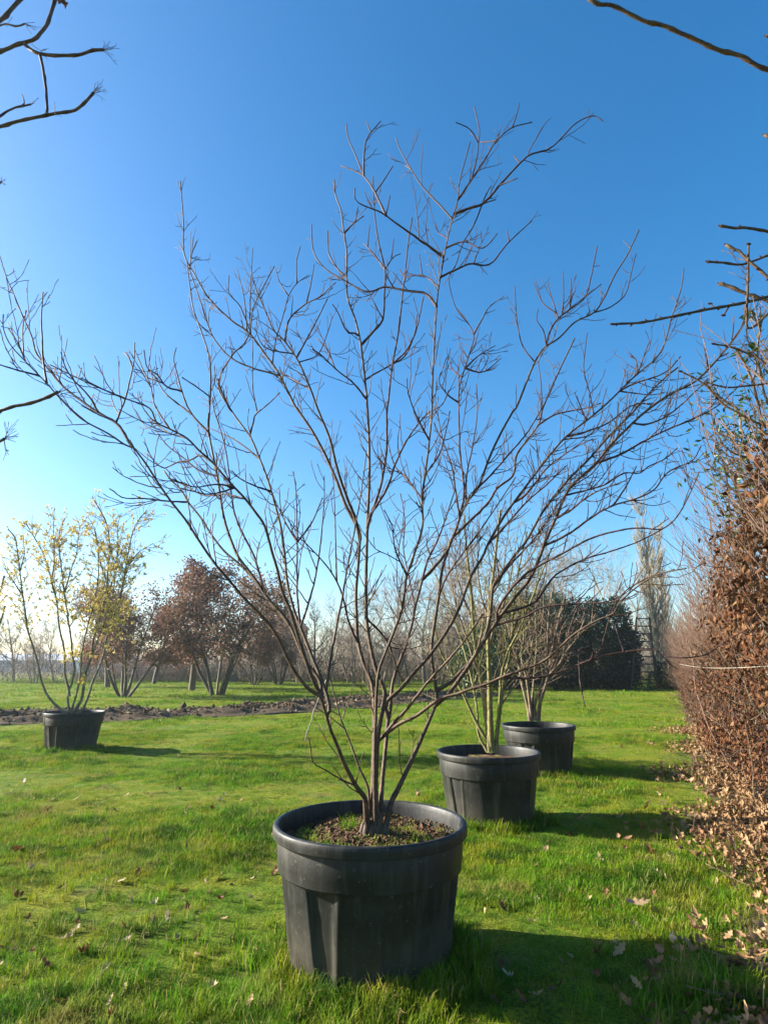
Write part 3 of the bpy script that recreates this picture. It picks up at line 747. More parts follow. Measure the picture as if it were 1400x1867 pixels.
# white twine knotted round the left stem
q = P(583, 1268, 3.19); tb = Tubes()
tie = thing('twine_tie', 'frayed white twine knotted round the left stem of the big shrub, ends hanging', 'twine', tuple(q))
for k in range(3):
    an = np.linspace(0, 2 * math.pi, 22); rr = 0.023 + 0.003 * k
    tb.add(np.stack([rr * np.cos(an) + 0.004, rr * np.sin(an) + 0.02, 0.006 * k + 0.25 * rr * np.cos(an + 0.6)], -1), np.full(22, 0.0035), 5)
obj('loop', tb.mesh('loop'), M['twine'], tie)
tb = Tubes(); tb.add([[-0.01, -0.012, 0.01], [0.004, -0.02, 0.0], [0.014, -0.015, 0.012], [0.0, -0.02, 0.018]], [0.009, 0.012, 0.011, 0.006], 7)
obj('knot', tb.mesh('knot'), M['twine'], tie)
e1 = P(555, 1352, 3.15) - q; e2 = P(598, 1235, 3.19) - q
for e, s_ in ((e1, 0.003), (e2, 0.003)):
    tb = Tubes(); t_ = np.linspace(0, 1, 10)[:, None]
    tb.add(np.array([[0, -0.018, 0.005]]) * (1 - t_) + e[None] * t_ + np.array([[0.004, 0.0, 0.004]]) * np.sin(t_ * 14), np.full(10, s_), 5)
    obj('loose_end', tb.mesh('loose_end'), M['twine'], tie)

# ------------------------------------------------------------------ shrubs in the other pots
T2 = table('''
s 8.1 2.4 .2 .6: 903,1370 884,1345 862,1305 845,1268 825,1230 800,1180 790,1120
s 11.3 3.2 .3 1: 893,1372 889,1330 884,1290 877,1240 868,1190 862,1130 858,1070 850,1000 846,940
s 12.9 3.6 -.2 1: 897,1372 894,1330 893,1280 892,1230 890,1180 891,1130 893,1090 900,1040 905,990 912,930
s 8.1 2.4 .3 1: 903,1370 907,1330 912,1290 918,1240 928,1200 934,1150 936,1100 945,1040 960,970
s 6.5 2.0 -.4 1: 905,1370 906,1330 911,1270 914,1230 925,1190 945,1150 962,1110 985,1050 1005,1000
s 5.4 1.6 .6 1: 888,1370 872,1340 870,1300 862,1250 850,1200 835,1150 815,1100 795,1050 780,1000
b 5.4 0.8 .3 1: 877,1240 862,1200 846,1150 830,1100 820,1040 815,980
b 5.4 0.8 -.4 1: 890,1180 905,1130 925,1080 935,1020 945,960
b 5.4 0.8 .4 1: 891,1130 875,1080 870,1020 872,960 880,910
b 4.6 0.8 -.3 1: 934,1150 955,1100 965,1050 990,1010
b 4.6 0.8 .4 1: 862,1130 845,1090 830,1030 832,970
b 4.6 0.8 .6 1: 893,1090 915,1050 922,1000 930,950
b 4.6 0.8 -.6 1: 868,1190 880,1140 882,1090 888,1040
b 3.6 0.8 .5 1: 945,1040 970,1010 990,960 1010,930
b 3.6 0.8 .3 1: 912,1290 930,1260 952,1225 970,1190 985,1160
''')
sh2 = thing('multi_stemmed_shrub', 'bare shrub with mossy yellow-green lower stems in the second pot of the row', 'shrub', (*POTS[2], POT_H - 0.07))
grow_traced(sh2, POTS[2][1], T2, M['olive_bark'], M['tan_twig'], dict(space=0.085, len=(0.15, 0.75), lvl=2, step=0.07, up=0.03, wig=0.09, zig=0.08, gap=0.13, tr=0.004, rmin=0.0020, sides=3), 12, loc=(*POTS[2], POT_H - 0.07))
T3 = table('''
s 7.2 2.2 .3 1: 966,1314 962,1290 955,1262 949,1238 946,1215 935,1180 928,1150 915,1110
s 7.2 2.2 -.2 1: 969,1314 966,1285 961,1245 957,1225 950,1195 955,1160 950,1120 945,1080
s 7.2 2.2 .2 1: 974,1314 974,1290 980,1265 990,1240 996,1210 998,1170 1000,1120 1006,1080
s 7.2 2.2 -.3 1: 979,1314 983,1285 993,1255 1000,1232 1020,1210 1030,1190 1050,1165 1065,1130
s 6.3 2.2 .4 1: 981,1314 984,1290 985,1262 1000,1240 1003,1205 1010,1165 1020,1120 1030,1085
s 5.4 1.7 .5 1: 970,1314 970,1285 972,1250 975,1215 978,1170 975,1120 980,1075
b 4.5 1.1 .2 1: 990,1240 1010,1215 1030,1170 1045,1125 1060,1090
b 3.6 1.1 -.3 1: 946,1215 935,1195 915,1160 905,1130
b 3.6 1.1 .3 1: 996,1210 985,1170 990,1120 990,1080
b 3.6 1.1 -.4 1: 1000,1232 1015,1190 1022,1150 1040,1120
b 3.6 1.1 .3 1: 957,1225 968,1190 965,1140 960,1100
''')
sh3 = thing('multi_stemmed_shrub', 'small bare shrub of thin reddish twigs in the third pot before the dark evergreen', 'shrub', (*POTS[3], POT_H - 0.07))
grow_traced(sh3, POTS[3][1], T3, M['tan_twig'], M['red_twig'], dict(space=0.08, len=(0.15, 0.65), lvl=2, step=0.08, up=0.05, wig=0.09, zig=0.08, gap=0.15, tr=0.004, rmin=0.0026, sides=3), 13, loc=(*POTS[3], POT_H - 0.07))
T4 = table('''
s 4.8 1.8 -.6 .9: 125,1300 117,1297 100,1284 86,1266 77,1244 71,1216 63,1186 54,1158 49,1130 42,1085 37,1040 33,1010 28,980 15,965
s 4.8 1.8 .4 1: 126,1298 124,1266 130,1251 134,1236 137,1217 133,1199 130,1165 125,1130 118,1080 112,1030 108,980 118,945
s 4.8 1.8 .7 1: 127,1270 126,1256 119,1230 118,1187 110,1151 107,1130 103,1090 92,1050 80,1010 60,975 46,950
s 5.7 1.8 -.2 1: 133,1300 140,1293 150,1273 153,1249 157,1227 168,1194 171,1166 188,1110 196,1060 200,1000 195,955 168,905
s 4.8 1.8 .5 1: 138,1302 151,1294 161,1270 170,1243 183,1213 191,1187 196,1159 213,1110 225,1060 236,1000 246,960 268,930
s 4.0 1.4 -.7 1: 130,1300 136,1280 141,1260 147,1230 150,1190 158,1150 172,1100 180,1050 178,1000 172,960
b 3.2 0.9 .4 1: 118,1080 130,1040 140,1010 145,965 158,950
b 3.2 0.9 -.3 1: 103,1090 95,1060 100,1020 98,960 100,925
b 3.2 0.9 .3 1: 188,1110 205,1060 215,1010 215,960 222,935
b 3.2 0.9 -.3 1: 213,1110 222,1080 232,1040 250,1010 280,990
b 3.2 0.9 .3 1: 196,1060 182,1020 175,970 160,940
b 3.2 0.9 .2 1: 42,1085 22,1055 5,1030
b 3.2 0.9 .2 1: 37,1040 45,1010 42,980
b 3.2 0.9 -.4 1: 168,1194 185,1150 205,1090 212,1040 225,1000
b 2.4 0.9 .2 .6: 133,1199 140,1196 152,1190 165,1188
''')
sh4 = thing('flowering_shrub', 'open shrub covered in yellow ribbon flowers in the pot on the left', 'shrub', (*POTS[4], POT_H - 0.07))
tips = []
grow_traced(sh4, POTS[4][1], T4, M['hazel_bark'], M['hazel_bark'], dict(space=0.06, len=(0.2, 0.75), lvl=1, step=0.08, up=0.06, wig=0.10, zig=0.09, gap=0.13, tr=0.0045, rmin=0.0026, sides=3, from_s=0.42), 14, tipsout=tips, loc=(*POTS[4], POT_H - 0.07))
rng = np.random.default_rng(15)
def flowers(points, n_each, spread, rng):
    c, ax = [], []
    for p in points:
        k = rng.integers(max(1, n_each - 3), n_each + 4); d = rand_unit(k, rng)
        c.append(p + d * spread * rng.uniform(0.3, 1.0, (k, 1))); ax.append(d)
    return np.concatenate(c), np.concatenate(ax)
fp = np.concatenate([t[1::2] if len(t) > 2 else t[-1:] for t in tips])
fp = fp[fp[:, 2] > 1.2]; keep = rng.random(len(fp)) < 0.58 + 0.12 * (fp[:, 2] < 2.6); fp = fp[keep]
extra = np.array([P(rng.normal(140, 14), rng.normal(1192, 9), POTS[4][1] + rng.normal(0, 0.12)) for _ in range(34)] + [P(rng.normal(153, 3), rng.normal(1239, 6), POTS[4][1] - 0.1) for _ in range(8)]
                 + [P(rng.normal(200, 22), rng.normal(1130, 30), POTS[4][1] + rng.normal(0, 0.2)) for _ in range(60)])
c, ax = flowers(np.concatenate([fp, extra]), 11, 0.032, rng)
V, T = cards(c - np.array([*POTS[4], POT_H - 0.07]), rng.uniform(0.035, 0.06, len(c)), 0.016, rng, ax)
tag(obj('blossom', mesh_np('blossom', V, None, T), M['yellow_petal'], sh4), kind='stuff')
# second flowering shrub, only its edge shows at the left of the lawn
loc5 = P(-70, 1300, 11.1); loc5[2] = 0
sh5 = thing('flowering_shrub', 'yellow-flowered shrub cut by the left edge of the picture', 'shrub', tuple(loc5))
tips = []
grow_traced(sh5, 11.1, table('''
s 6 3 .3 1: -70,1360 -72,1300 -60,1220 -40,1160 -20,1120 0,1085 8,1050
s 6 3 -.3 1: -70,1360 -85,1290 -90,1220 -75,1150 -70,1080 -60,1020
s 5 3 -.4 1: -68,1360 -60,1290 -35,1220 -15,1180 0,1140 10,1105
b 4 2 .2 1: -40,1160 -25,1130 0,1100 14,1085
'''), M['hazel_bark'], M['hazel_bark'], dict(space=0.14, len=(0.15, 0.45), lvl=1, step=0.08, up=0.10, wig=0.10, zig=0.09, gap=0.14, tr=0.004, rmin=0.0026, sides=3, from_s=0.45), 16, tipsout=tips, loc=loc5)
fp = np.concatenate([t[1::2] if len(t) > 2 else t[-1:] for t in tips]); fp = fp[rng.random(len(fp)) < 0.5]
extra = np.array([P(rng.normal(2, 7), rng.normal(1097, 9), 11.1 + rng.normal(0, 0.1)) for _ in range(24)] + [P(rng.normal(-2, 4), rng.normal(1130, 6), 11.1) for _ in range(10)])
c, ax = flowers(np.concatenate([fp, extra]), 8, 0.026, rng); V, T = cards(c - loc5, rng.uniform(0.03, 0.055, len(c)), 0.011, rng, ax)
tag(obj('blossom', mesh_np('blossom', V, None, T), M['yellow_petal'], sh5), kind='stuff')
# ------------------------------------------------------------------ background trees
def grow_tree(rng, tb, p, d, L, r, lvl, spec, tips):
    n = max(3, int(L / spec['seg'])); p = np.array(p, float); d = np.array(d, float); pts = [p.copy()]
    for k in range(n):
        d = d + np.array([0, 0, spec['up'][lvl]]) + rng.normal(0, spec['wig'], 3); d /= np.linalg.norm(d); p = p + d * L / n; pts.append(p.copy())
    pts = np.array(pts); rad = np.maximum(np.linspace(r, r * spec['taper'], n + 1), spec['rmin'])
    tb[min(1, lvl)].add(pts, rad, 7 if lvl == 0 else (5 if lvl == 1 else 3), cap=lvl > 1)
    if lvl >= spec['levels'] - 1: tips.append(pts[1:])
    if lvl < spec['levels']:
        for _ in range(spec['kids'][lvl]):
            q = rng.uniform(spec['from'][lvl], 1.0); ix = min(n - 1, int(q * n)); td = pts[ix + 1] - pts[ix]; td /= np.linalg.norm(td)
            sv = np.cross(td, rng.normal(size=3)); sv /= np.linalg.norm(sv) + 1e-9; an = rng.uniform(*spec['ang'][lvl])
            grow_tree(rng, tb, pts[ix], td * math.cos(an) + sv * math.sin(an), L * rng.uniform(*spec['ratio'][lvl]) * (1.2 - 0.6 * q * spec.get('cone', 0.6)), rad[ix] * 0.55, lvl + 1, spec, tips)

def make_tree(name, label, loc, seed, spec, bark, twigm, stems=1, leaf=None, group=None, cat='tree'):
    t = thing(name, label, cat, tuple(loc), group); rng = np.random.default_rng(seed); tb = [Tubes(), Tubes()]; tips = []
    for k in range(stems):
        a = rng.uniform(0, 6.28) if stems == 1 else k * 6.283 / stems + rng.uniform(-0.3, 0.3); sp = spec['spread'] * (rng.uniform(0.3, 1.0) if stems > 1 else rng.uniform(0, 0.4))
        off = np.array([math.cos(a), math.sin(a), 0]) * (0.25 if stems > 1 else 0)
        grow_tree(rng, tb, off, [math.cos(a) * sp, math.sin(a) * sp, 1], spec['L'] * rng.uniform(0.85, 1.1), spec['r'] * (1 if stems == 1 else rng.uniform(0.5, 0.8)), 0, spec, tips)
    obj('trunk', tb[0].mesh('trunk'), bark, t); obj('branches', tb[1].mesh('branches'), twigm, t)
    if leaf:
        m, n, ln, wd, zmin = leaf; pts = np.concatenate(tips); pts = pts[pts[:, 2] > zmin]
        c = pts[rng.integers(0, len(pts), n)] + rng.normal(0, 0.27, (n, 3)); V, T = cards(c, rng.uniform(0.7, 1.2, n) * ln, wd, rng)
        tag(obj('leaves', mesh_np('leaves', V, None, T), m, t), kind='stuff')
    return t

OAK = dict(L=8.2, r=0.20, seg=0.7, up=[0.02, 0.02, 0.05, 0.03], wig=0.07, taper=0.12, rmin=0.012, levels=3, kids=[26, 7, 4], **{'from': [0.26, 0.25, 0.2]}, ang=[(1.0, 1.5), (0.5, 1.0), (0.4, 1.0)], ratio=[(0.26, 0.42), (0.3, 0.55), (0.35, 0.6)], cone=1.05, spread=0.1)
MULTI = dict(L=5.5, r=0.13, seg=0.6, up=[0.10, 0.02, 0.05, 0.03], wig=0.08, taper=0.2, rmin=0.012, levels=3, kids=[9, 6, 4], **{'from': [0.42, 0.25, 0.2]}, ang=[(0.8, 1.4), (0.5, 1.0), (0.4, 1.0)], ratio=[(0.28, 0.45), (0.35, 0.55), (0.35, 0.6)], cone=0.9, spread=0.75)
BARE = dict(L=5.5, r=0.14, seg=0.7, up=[0.02, 0.08, 0.08, 0.05], wig=0.08, taper=0.15, rmin=0.010, levels=3, kids=[15, 7, 5], **{'from': [0.2, 0.15, 0.1]}, ang=[(0.5, 1.1), (0.4, 0.9), (0.4, 0.9)], ratio=[(0.4, 0.6), (0.4, 0.6), (0.4, 0.6)], cone=0.7, spread=0.15)
BUSHY = dict(L=4.2, r=0.10, seg=0.5, up=[0.12, 0.06, 0.06, 0.05], wig=0.09, taper=0.2, rmin=0.009, levels=3, kids=[8, 6, 4], **{'from': [0.25, 0.2, 0.15]}, ang=[(0.5, 1.1), (0.4, 0.9), (0.4, 0.9)], ratio=[(0.4, 0.6), (0.4, 0.6), (0.4, 0.6)], cone=0.6, spread=0.5)
POP = dict(L=14.0, r=0.22, seg=1.2, up=[0.06, 0.30, 0.22, 0.1], wig=0.03, taper=0.08, rmin=0.014, levels=2, kids=[70, 10], **{'from': [0.06, 0.1]}, ang=[(0.35, 0.7), (0.25, 0.6)], ratio=[(0.16, 0.26), (0.4, 0.6)], cone=1.0, spread=0.0)

oak = make_tree('oak_tree', 'tallest russet-leaved tree on the left, its forked trunk leaning at the base', G(350, 1258), 41, OAK, M['far_bark'], M['far_bark'], 1, (M['oak_leaf_red'], 9500, 0.16, 0.09, 1.6))
dup(oak, tuple(G(281, 1247)), 2.1, 0.85, 'russet tree with a straight single trunk between the tallest russet tree and the yellow shrub')
dup(oak, tuple(G(196, 1253)), 4.0, 0.92, 'russet tree standing behind the yellow-flowered shrub')
ms = make_tree('oak_tree', 'russet-leaved tree splitting into several low stems right of the tallest russet tree', G(396, 1268), 42, MULTI, M['far_bark'], M['far_bark'], 6, (M['oak_leaf_brown'], 8000, 0.15, 0.085, 1.8))
dup(ms, tuple(G(226, 1271)), 1.2, 0.80, 'russet-leaved tree with low curved stems behind the right side of the yellow-flowered shrub')
dup(ms, tuple(G(508, 1249)), 2.4, 0.78, 'brown-leaved tree with clustered dark stems seen through the left stems of the big shrub')
dup(ms, tuple(G(465, 1249)), 4.1, 0.70, 'low brown-leaved tree just left of the cluster of dark stems')
bare = make_tree('bare_tree', 'dense round bare tree with dark twigs behind the left-hand stems of the big shrub', G(575, 1252), 43, BARE, M['far_bark'], M['far_bark'], 1)
bare2 = make_tree('bare_tree', 'bare tree with pale trunk and open upswept branches behind the end of the dark evergreen', G(1119, 1250), 44, dict(BARE, L=9.5, kids=[17, 6, 4], up=[0.01, 0.05, 0.06, 0.05]), M['birch_bark'], M['poplar_twig'], 1)
pop = make_tree('poplar_tree', 'taller hazy columnar poplar beyond the far end of the brown hedge', G(1202, 1247), 45, POP, M['poplar_twig'], M['poplar_twig'], 1)
dup(pop, tuple(G(1225, 1246)), 2.0, 0.86, 'shorter hazy poplar just right of the tall one beyond the hedge')
bush = make_tree('bare_tree', 'bare bushy tree of grey-brown twigs in the far tree line', G(640, 1247), 46, BUSHY, M['far_twig'], M['far_twig'], 5, None, 'bare trees of the far tree line')
bare3 = make_tree('bare_tree', 'bare tree of grey-brown twigs in the far tree line', G(745, 1246), 47, dict(BARE, L=7), M['far_twig'], M['far_twig'], 1, None, 'bare trees of the far tree line')
rng = random.Random(9)
LA = 'bare tree of grey-brown twigs in the far tree line'; LB = 'bare bushy tree of grey-brown twigs in the far tree line'
far = [(-40, 1244, 1.0), (25, 1243, 0.8), (62, 1246, 0.85), (98, 1243, 0.8), (150, 1244, 0.9), (250, 1243, 0.9), (330, 1243, 0.8), (430, 1243, .9), (545, 1245, 0.9), (600, 1244, 0.9), (668, 1246, 1.0), (700, 1244, 1.1), (722, 1248, 0.9), (775, 1246, 1.1), (800, 1249, 1.2), (822, 1246, 1.3), (846, 1248, 1.2), (862, 1250, 1.2), (905, 1246, 1.35), (960, 1245, 1.35), (1010, 1246, 1.3), (1062, 1247, 1.4), (1090, 1245, 1.3), (1160, 1245, 1.1)]
for k, (u, v, s_) in enumerate(far):
    src, lab = ((bush, LB), (bare3, LA))[k % 2]
    where = next(t for lim, t in ((180, 'left of the russet trees'), (480, 'seen between the russet trees'), (690, 'seen through the left stems of the big shrub'), (870, 'seen through the middle of the big shrub'), (9999, 'above and behind the dark evergreen mass')) if u < lim)
    dup(src, tuple(G(u, v)), rng.uniform(0, 6.28), s_ * rng.uniform(0.9, 1.1), lab.replace('of grey-brown twigs ', '').replace('in the far tree line', 'in the far line, ' + where))
bush['label'] = LB.replace('of grey-brown twigs ', '').replace('in the far tree line', 'in the far line, seen through the left stems of the big shrub'); bare3['label'] = LA.replace('of grey-brown twigs ', '').replace('in the far tree line', 'in the far line, seen through the middle of the big shrub')
# far wood as one mass of twigs at the edge of the field
def wood(name, u0, u1, v, h, n, seed, mat):
    rng = np.random.default_rng(seed); a, b = G(u0, v), G(u1, v); t = rng.random(n)
    base = a[None] * (1 - t[:, None]) + b[None] * t[:, None] + np.stack([rng.normal(0, 1, n), rng.uniform(0, 8, n), np.zeros(n)], -1)
    hh = h * (0.65 + 0.35 * fnoise(base[:, 0], base[:, 1] * 0, seed, 0.35)) * rng.uniform(0.35, 1, n); K = 5; s = np.linspace(0, 1, K)
    st = base + np.stack([np.zeros(n), np.zeros(n), hh * rng.uniform(0, 0.6, n)], -1)
    d = np.stack([rng.normal(0, 0.45, n), rng.normal(0, 0.45, n), np.ones(n)], -1)
    L = hh * rng.uniform(0.3, 0.6, n)
    pts = st[:, None] + d[:, None] * (s[None, :, None] * L[:, None, None]) + rng.normal(0, 0.12, (n, K, 3)) * s[None, :, None]
    tb = Tubes(); tb.batch(pts, np.broadcast_to(np.linspace(0.022, 0.008, K), (n, K)) * rng.uniform(0.7, 1.5, (n, 1)), 3)
    return tag(obj(name, tb.mesh(name), mat), kind='stuff')
wood('far_wood', 175, 640, 1243.5, 4.6, 4200, 61, M['far_twig'])
wood('far_wood', -250, 190, 1243.9, 4.0, 1300, 64, M['far_twig'])
wood('far_wood', 600, 1260, 1242.5, 9.0, 5500, 62, M['far_twig'])
wood('far_undergrowth', 120, 1260, 1243.8, 1.7, 3800, 63, M['tan_twig'])

# ------------------------------------------------------------------ evergreen masses at the end of the lawn
def leafmass(name, label, loc, blobs, n, ln, wd, mat, seed, cat='shrub', stems=6):
    t = thing(name, label, cat, tuple(loc)); rng = np.random.default_rng(seed); cs, ax = [], []
    wts = np.array([b[3] * b[4] * b[5] for b in blobs]) ** 0.67; wts /= wts.sum()
    for b, wt in zip(blobs, wts):
        k = int(n * wt); d = rand_unit(k, rng)
        lump = 1 + 0.16 * np.sin(d[:, 0] * 7 + b[0] * 3) * np.sin(d[:, 1] * 6 + 1) + 0.12 * np.sin(d[:, 2] * 9 + b[1]) + 0.08 * np.sin(d[:, 0] * 19 + d[:, 2] * 17)
        r = lump * (1 - np.abs(rng.normal(0, 0.10, k)))
        c = np.array(b[:3]) + d * np.array(b[3:6]) * r[:, None]; cs.append(c); ax.append(d + rng.normal(0, 0.8, (k, 3)))
    c = np.concatenate(cs); ax = np.concatenate(ax); ok = c[:, 2] > 0.02; c, ax = c[ok], ax[ok]
    V, T = cards(c, rng.uniform(0.7, 1.3, len(c)) * ln, wd, rng, ax)
    tag(obj('leaves', mesh_np('leaves', V, None, T), mat, t), kind='stuff')
    tb = Tubes()
    for b in blobs:
        for k in range(stems):
            a = rng.uniform(0, 6.28); q = np.array([b[0], b[1], 0]) + np.array([math.cos(a), math.sin(a), 0]) * rng.uniform(0.1, 0.5) * b[3]
            tb.add([q, q + [0, 0, b[2] * 0.5], q + [rng.normal(0, .3), rng.normal(0, .3), b[2] + b[5] * 0.6]], [0.06, 0.045, 0.015], 5)
    obj('stems', tb.mesh('stems'), M['far_bark'], t)
    return t
def bl(base, lst):   # blobs given as (u, v_top, width_px, depth m) seen from the camera
    out = []
    for u, vt, wpx, dy in lst:
        q = P(u, vt, base[1] + dy); rx = wpx * 0.5 * zc(q) / FPX; h = q[2]
        out.append((q[0] - base[0], dy, h * 0.5, rx, max(1.1, rx), h * 0.54))
    return out
b0 = G(1080, 1258); leafmass('evergreen_hedge', 'dense dark green evergreen mass closing the far end of the lawn', b0, bl(b0, [(940, 1108, 125, 0.3), (1005, 1096, 135, 0.6), (1060, 1112, 115, 0.2), (1100, 1102, 105, 0.6), (1122, 1106, 60, 0.9), (1128, 1160, 64, 0.7)]), 42000, 0.17, 0.075, M['yew_leaf'], 71, 'hedge')
b0 = G(960, 1254); leafmass('evergreen_tree', 'olive-green rounded evergreen rising behind the left part of the dark mass', b0, bl(b0, [(965, 1080, 130, 1.0), (925, 1100, 90, 1.4), (1005, 1095, 90, 1.5)]), 22000, 0.16, 0.06, M['olive_leaf'], 72, 'tree')
b0 = G(880, 1259); leafmass('laurel_bush', 'green laurel bush behind the mossy stems of the second pot', b0, bl(b0, [(875, 1150, 80, 0), (915, 1165, 80, 0.3), (845, 1185, 50, 0.2)]), 9000, 0.17, 0.07, M['laurel_leaf'], 73)
b0 = G(1195, 1258); leafmass('evergreen_shrub', 'small bright green clump at the foot of the wooden ladder', b0, bl(b0, [(1195, 1226, 26, 0)]), 900, 0.13, 0.05, M['privet_leaf'], 74, stems=2)
b0 = G(1216, 1259); leafmass('evergreen_shrub', 'small dark shrub in shade between the ladder and the brown hedge', b0, bl(b0, [(1216, 1209, 40, 0)]), 1800, 0.14, 0.055, M['yew_leaf'], 75, stems=2)

# ------------------------------------------------------------------ wooden ladder leaning by the evergreen mass
lb = G(1194, 1259); yb = lb[1]
lad = thing('wooden_ladder', 'tall weathered wooden tripod ladder standing beside the dark evergreen mass', 'ladder', tuple(lb))
def bar(a, b, wx, wy, name, mat, parent):
    a, b = np.asarray(a, float), np.asarray(b, float); d = b - a; d /= np.linalg.norm(d); ref = np.array([0, 1, 0]) if abs(d[1]) < 0.9 else np.array([1, 0, 0])
    s_ = np.cross(d, ref); s_ /= np.linalg.norm(s_); t_ = np.cross(s_, d); V = []
    for q in (a, b):
        for i_, j_ in ((-1, -1), (1, -1), (1, 1), (-1, 1)): V.append(q + s_ * i_ * wx / 2 + t_ * j_ * wy / 2)
    return obj(name, mesh_np(name, V, [(0, 1, 5, 4), (1, 2, 6, 5), (2, 3, 7, 6), (3, 0, 4, 7), (3, 2, 1, 0), (4, 5, 6, 7)], None, False), mat, parent)
B = lambda u, v, dy=0: P(u, v, yb + dy) - lb
st_top, st_bot = B(1183, 1125), B(1197, 1254); lt_top, lt_bot = B(1160, 1125), B(1150, 1254)
st_bot[2] = lt_bot[2] = 0.0
bar(st_bot, st_top, 0.09, 0.06, 'stile', M['wood'], lad); bar(lt_bot, lt_top, 0.09, 0.06, 'stile', M['wood'], lad)
for k in range(10):
    f = 0.04 + k * 0.104 if k else 0.10
    a_, b_ = lt_bot * (1 - f) + lt_top * f, st_bot * (1 - f) + st_top * f
    bar(a_ + [-0.0, -0.06, 0], b_ + [0.06, -0.06, 0], 0.065, 0.03, 'rung', M['wood'], lad)
pl = B(1208, 1256, 0.9); pl[2] = 0
bar(pl, st_bot * 0.45 + st_top * 0.55 + [0, 0.07, 0], 0.08, 0.05, 'prop_leg', M['wood'], lad)

# ------------------------------------------------------------------ buildings far behind the field
def box(x0, x1, y0, y1, z0, z1):
    V = [(x, y, z) for z in (z0, z1) for x, y in ((x0, y0), (x1, y0), (x1, y1), (x0, y1))]
    return V, [(0, 1, 5, 4), (1, 2, 6, 5), (2, 3, 7, 6), (3, 0, 4, 7), (3, 2, 1, 0), (4, 5, 6, 7)]
def boxo(name, dims, mat, parent):
    V, Q = box(*dims); return obj(name, mesh_np(name, V, Q, None, False), mat, parent)
yw = 120.0; q0, q1 = P(-330, 1190, yw), P(186, 1190, yw); wl = np.array([q0[0], yw, 0]); W_ = q1[0] - q0[0]; H_ = q1[2]
wh = thing('warehouse', 'long low blue-grey warehouse in the haze behind the left trees', 'building', tuple(wl))
boxo('wall', (0, W_, 0, 25, -0.2, H_ * 0.62), M['warehouse'], wh)
V = [(-0.4, -0.4, H_ * 0.62), (W_ + 0.4, -0.4, H_ * 0.62), (W_ + 0.4, 12.5, H_ * 1.0), (-0.4, 12.5, H_ * 1.0), (W_ + 0.4, 25.4, H_ * 0.62), (-0.4, 25.4, H_ * 0.62)]
obj('roof', mesh_np('roof', V, [(0, 1, 2, 3), (3, 2, 4, 5), (5, 4, 1, 0)], [(0, 3, 5), (1, 4, 2)], False), M['warehouse_roof'], wh)
for k in range(int(W_ / 2.4)): boxo('wall_rib', (k * 2.4 + 0.1, k * 2.4 + 0.35, -0.12, -0.003, 0, H_ * 0.60), M['warehouse'], wh)
xd = P(140, 1240, yw)[0] - q0[0]; boxo('door', (xd - 0.5, xd + 0.5, -0.2, -0.003, 0, 2.4), M['white_door'], wh)
yh = 85.0; hb = np.array([P(487, 1200, yh)[0], yh, 0]); hh = P(500, 1108, yh)[2]
ho = thing('house', 'brown brick house with red roof half hidden behind the big shrub', 'house', tuple(hb))
boxo('wall', (0, 4.6, 0, 7, -0.2, hh * 0.72), M['brick_wall'], ho)
V = [(-0.3, -0.3, hh * 0.72), (4.9, -0.3, hh * 0.72), (4.9, 7.3, hh * 0.72), (-0.3, 7.3, hh * 0.72), (2.3, -0.3, hh * 1.02), (2.3, 7.3, hh * 1.02)]
rf = obj('roof', mesh_np('roof', V, [(1, 2, 5, 4), (3, 0, 4, 5), (0, 3, 2, 1)], [(0, 1, 4), (2, 3, 5)], False), M['roof_tile'], ho)
boxo('chimney', (-0.55, 0.05, 2, 2.9, hh * 0.6, hh * 1.12), M['render_white'], rf)
for k in (0.7, 2.9): boxo('window', (k, k + 1.0, -0.05, -0.003, 3.0, 4.3), M['glass_dark'], ho)
# ------------------------------------------------------------------ the brown beech hedge along the right
HA, HB = np.array([1.27, 2.0]), np.array([17.4, 37.2]); HD = (HB - HA) / np.linalg.norm(HB - HA); HN = np.array([-HD[1], HD[0]])   # HN points to the lawn
HL = np.linalg.norm(HB - HA)
hedge = thing('beech_hedge', 'long brown beech hedge with dead leaves running along the right side of the lawn', 'hedge', (HA[0], HA[1], 0))
rng = np.random.default_rng(81); HO = np.array([HA[0], HA[1], 0])
def hpos(t, off, z):
    """t metres along, off metres behind the lawn face"""
    return np.stack([HA[0] + HD[0] * t - HN[0] * off, HA[1] + HD[1] * t - HN[1] * off, z], -1)
def htop(t): return 1.78 + 0.22 * fnoise(t, t * 0, 82, 1.3) + 0.75 * np.exp(-((t - 2.2) / 4.0) ** 2)
def face(t, z): return 0.10 * fnoise(t, z, 83, 2.2) + 0.07 * fnoise(t, z, 84, 7) + 0.05 + 0.10 * np.abs(z - 0.9) + 0.55 * np.clip((8.5 - t) / 6, 0, 1) * np.clip(1.15 - z / 1.4, 0, 1)
# bare earth under the hedge
t_ = np.linspace(-2, HL, 260); s_ = np.linspace(0, 1, 15); edge = -0.16 + 0.16 * fnoise(t_, t_ * 0, 88, 2.6)
OFF = edge[:, None] + (1.5 - edge[:, None]) * s_[None, :]; bed = hpos(np.broadcast_to(t_[:, None], OFF.shape), OFF, np.zeros_like(OFF))
bed[..., 2] = ground_z(bed[..., 0], bed[..., 1]) + 0.012 + 0.012 * fnoise(bed[..., 0], bed[..., 1], 89, 9, 2) - 0.03 * (s_[None, :] == 0)
i_, j_ = np.meshgrid(np.arange(259), np.arange(14), indexing='ij'); a = i_ * 15 + j_
tag(obj('hedge_bed', mesh_np('hedge_bed', bed, np.stack([a, a + 15, a + 16, a + 1], -1).reshape(-1, 4)), M['soil']), kind='structure')
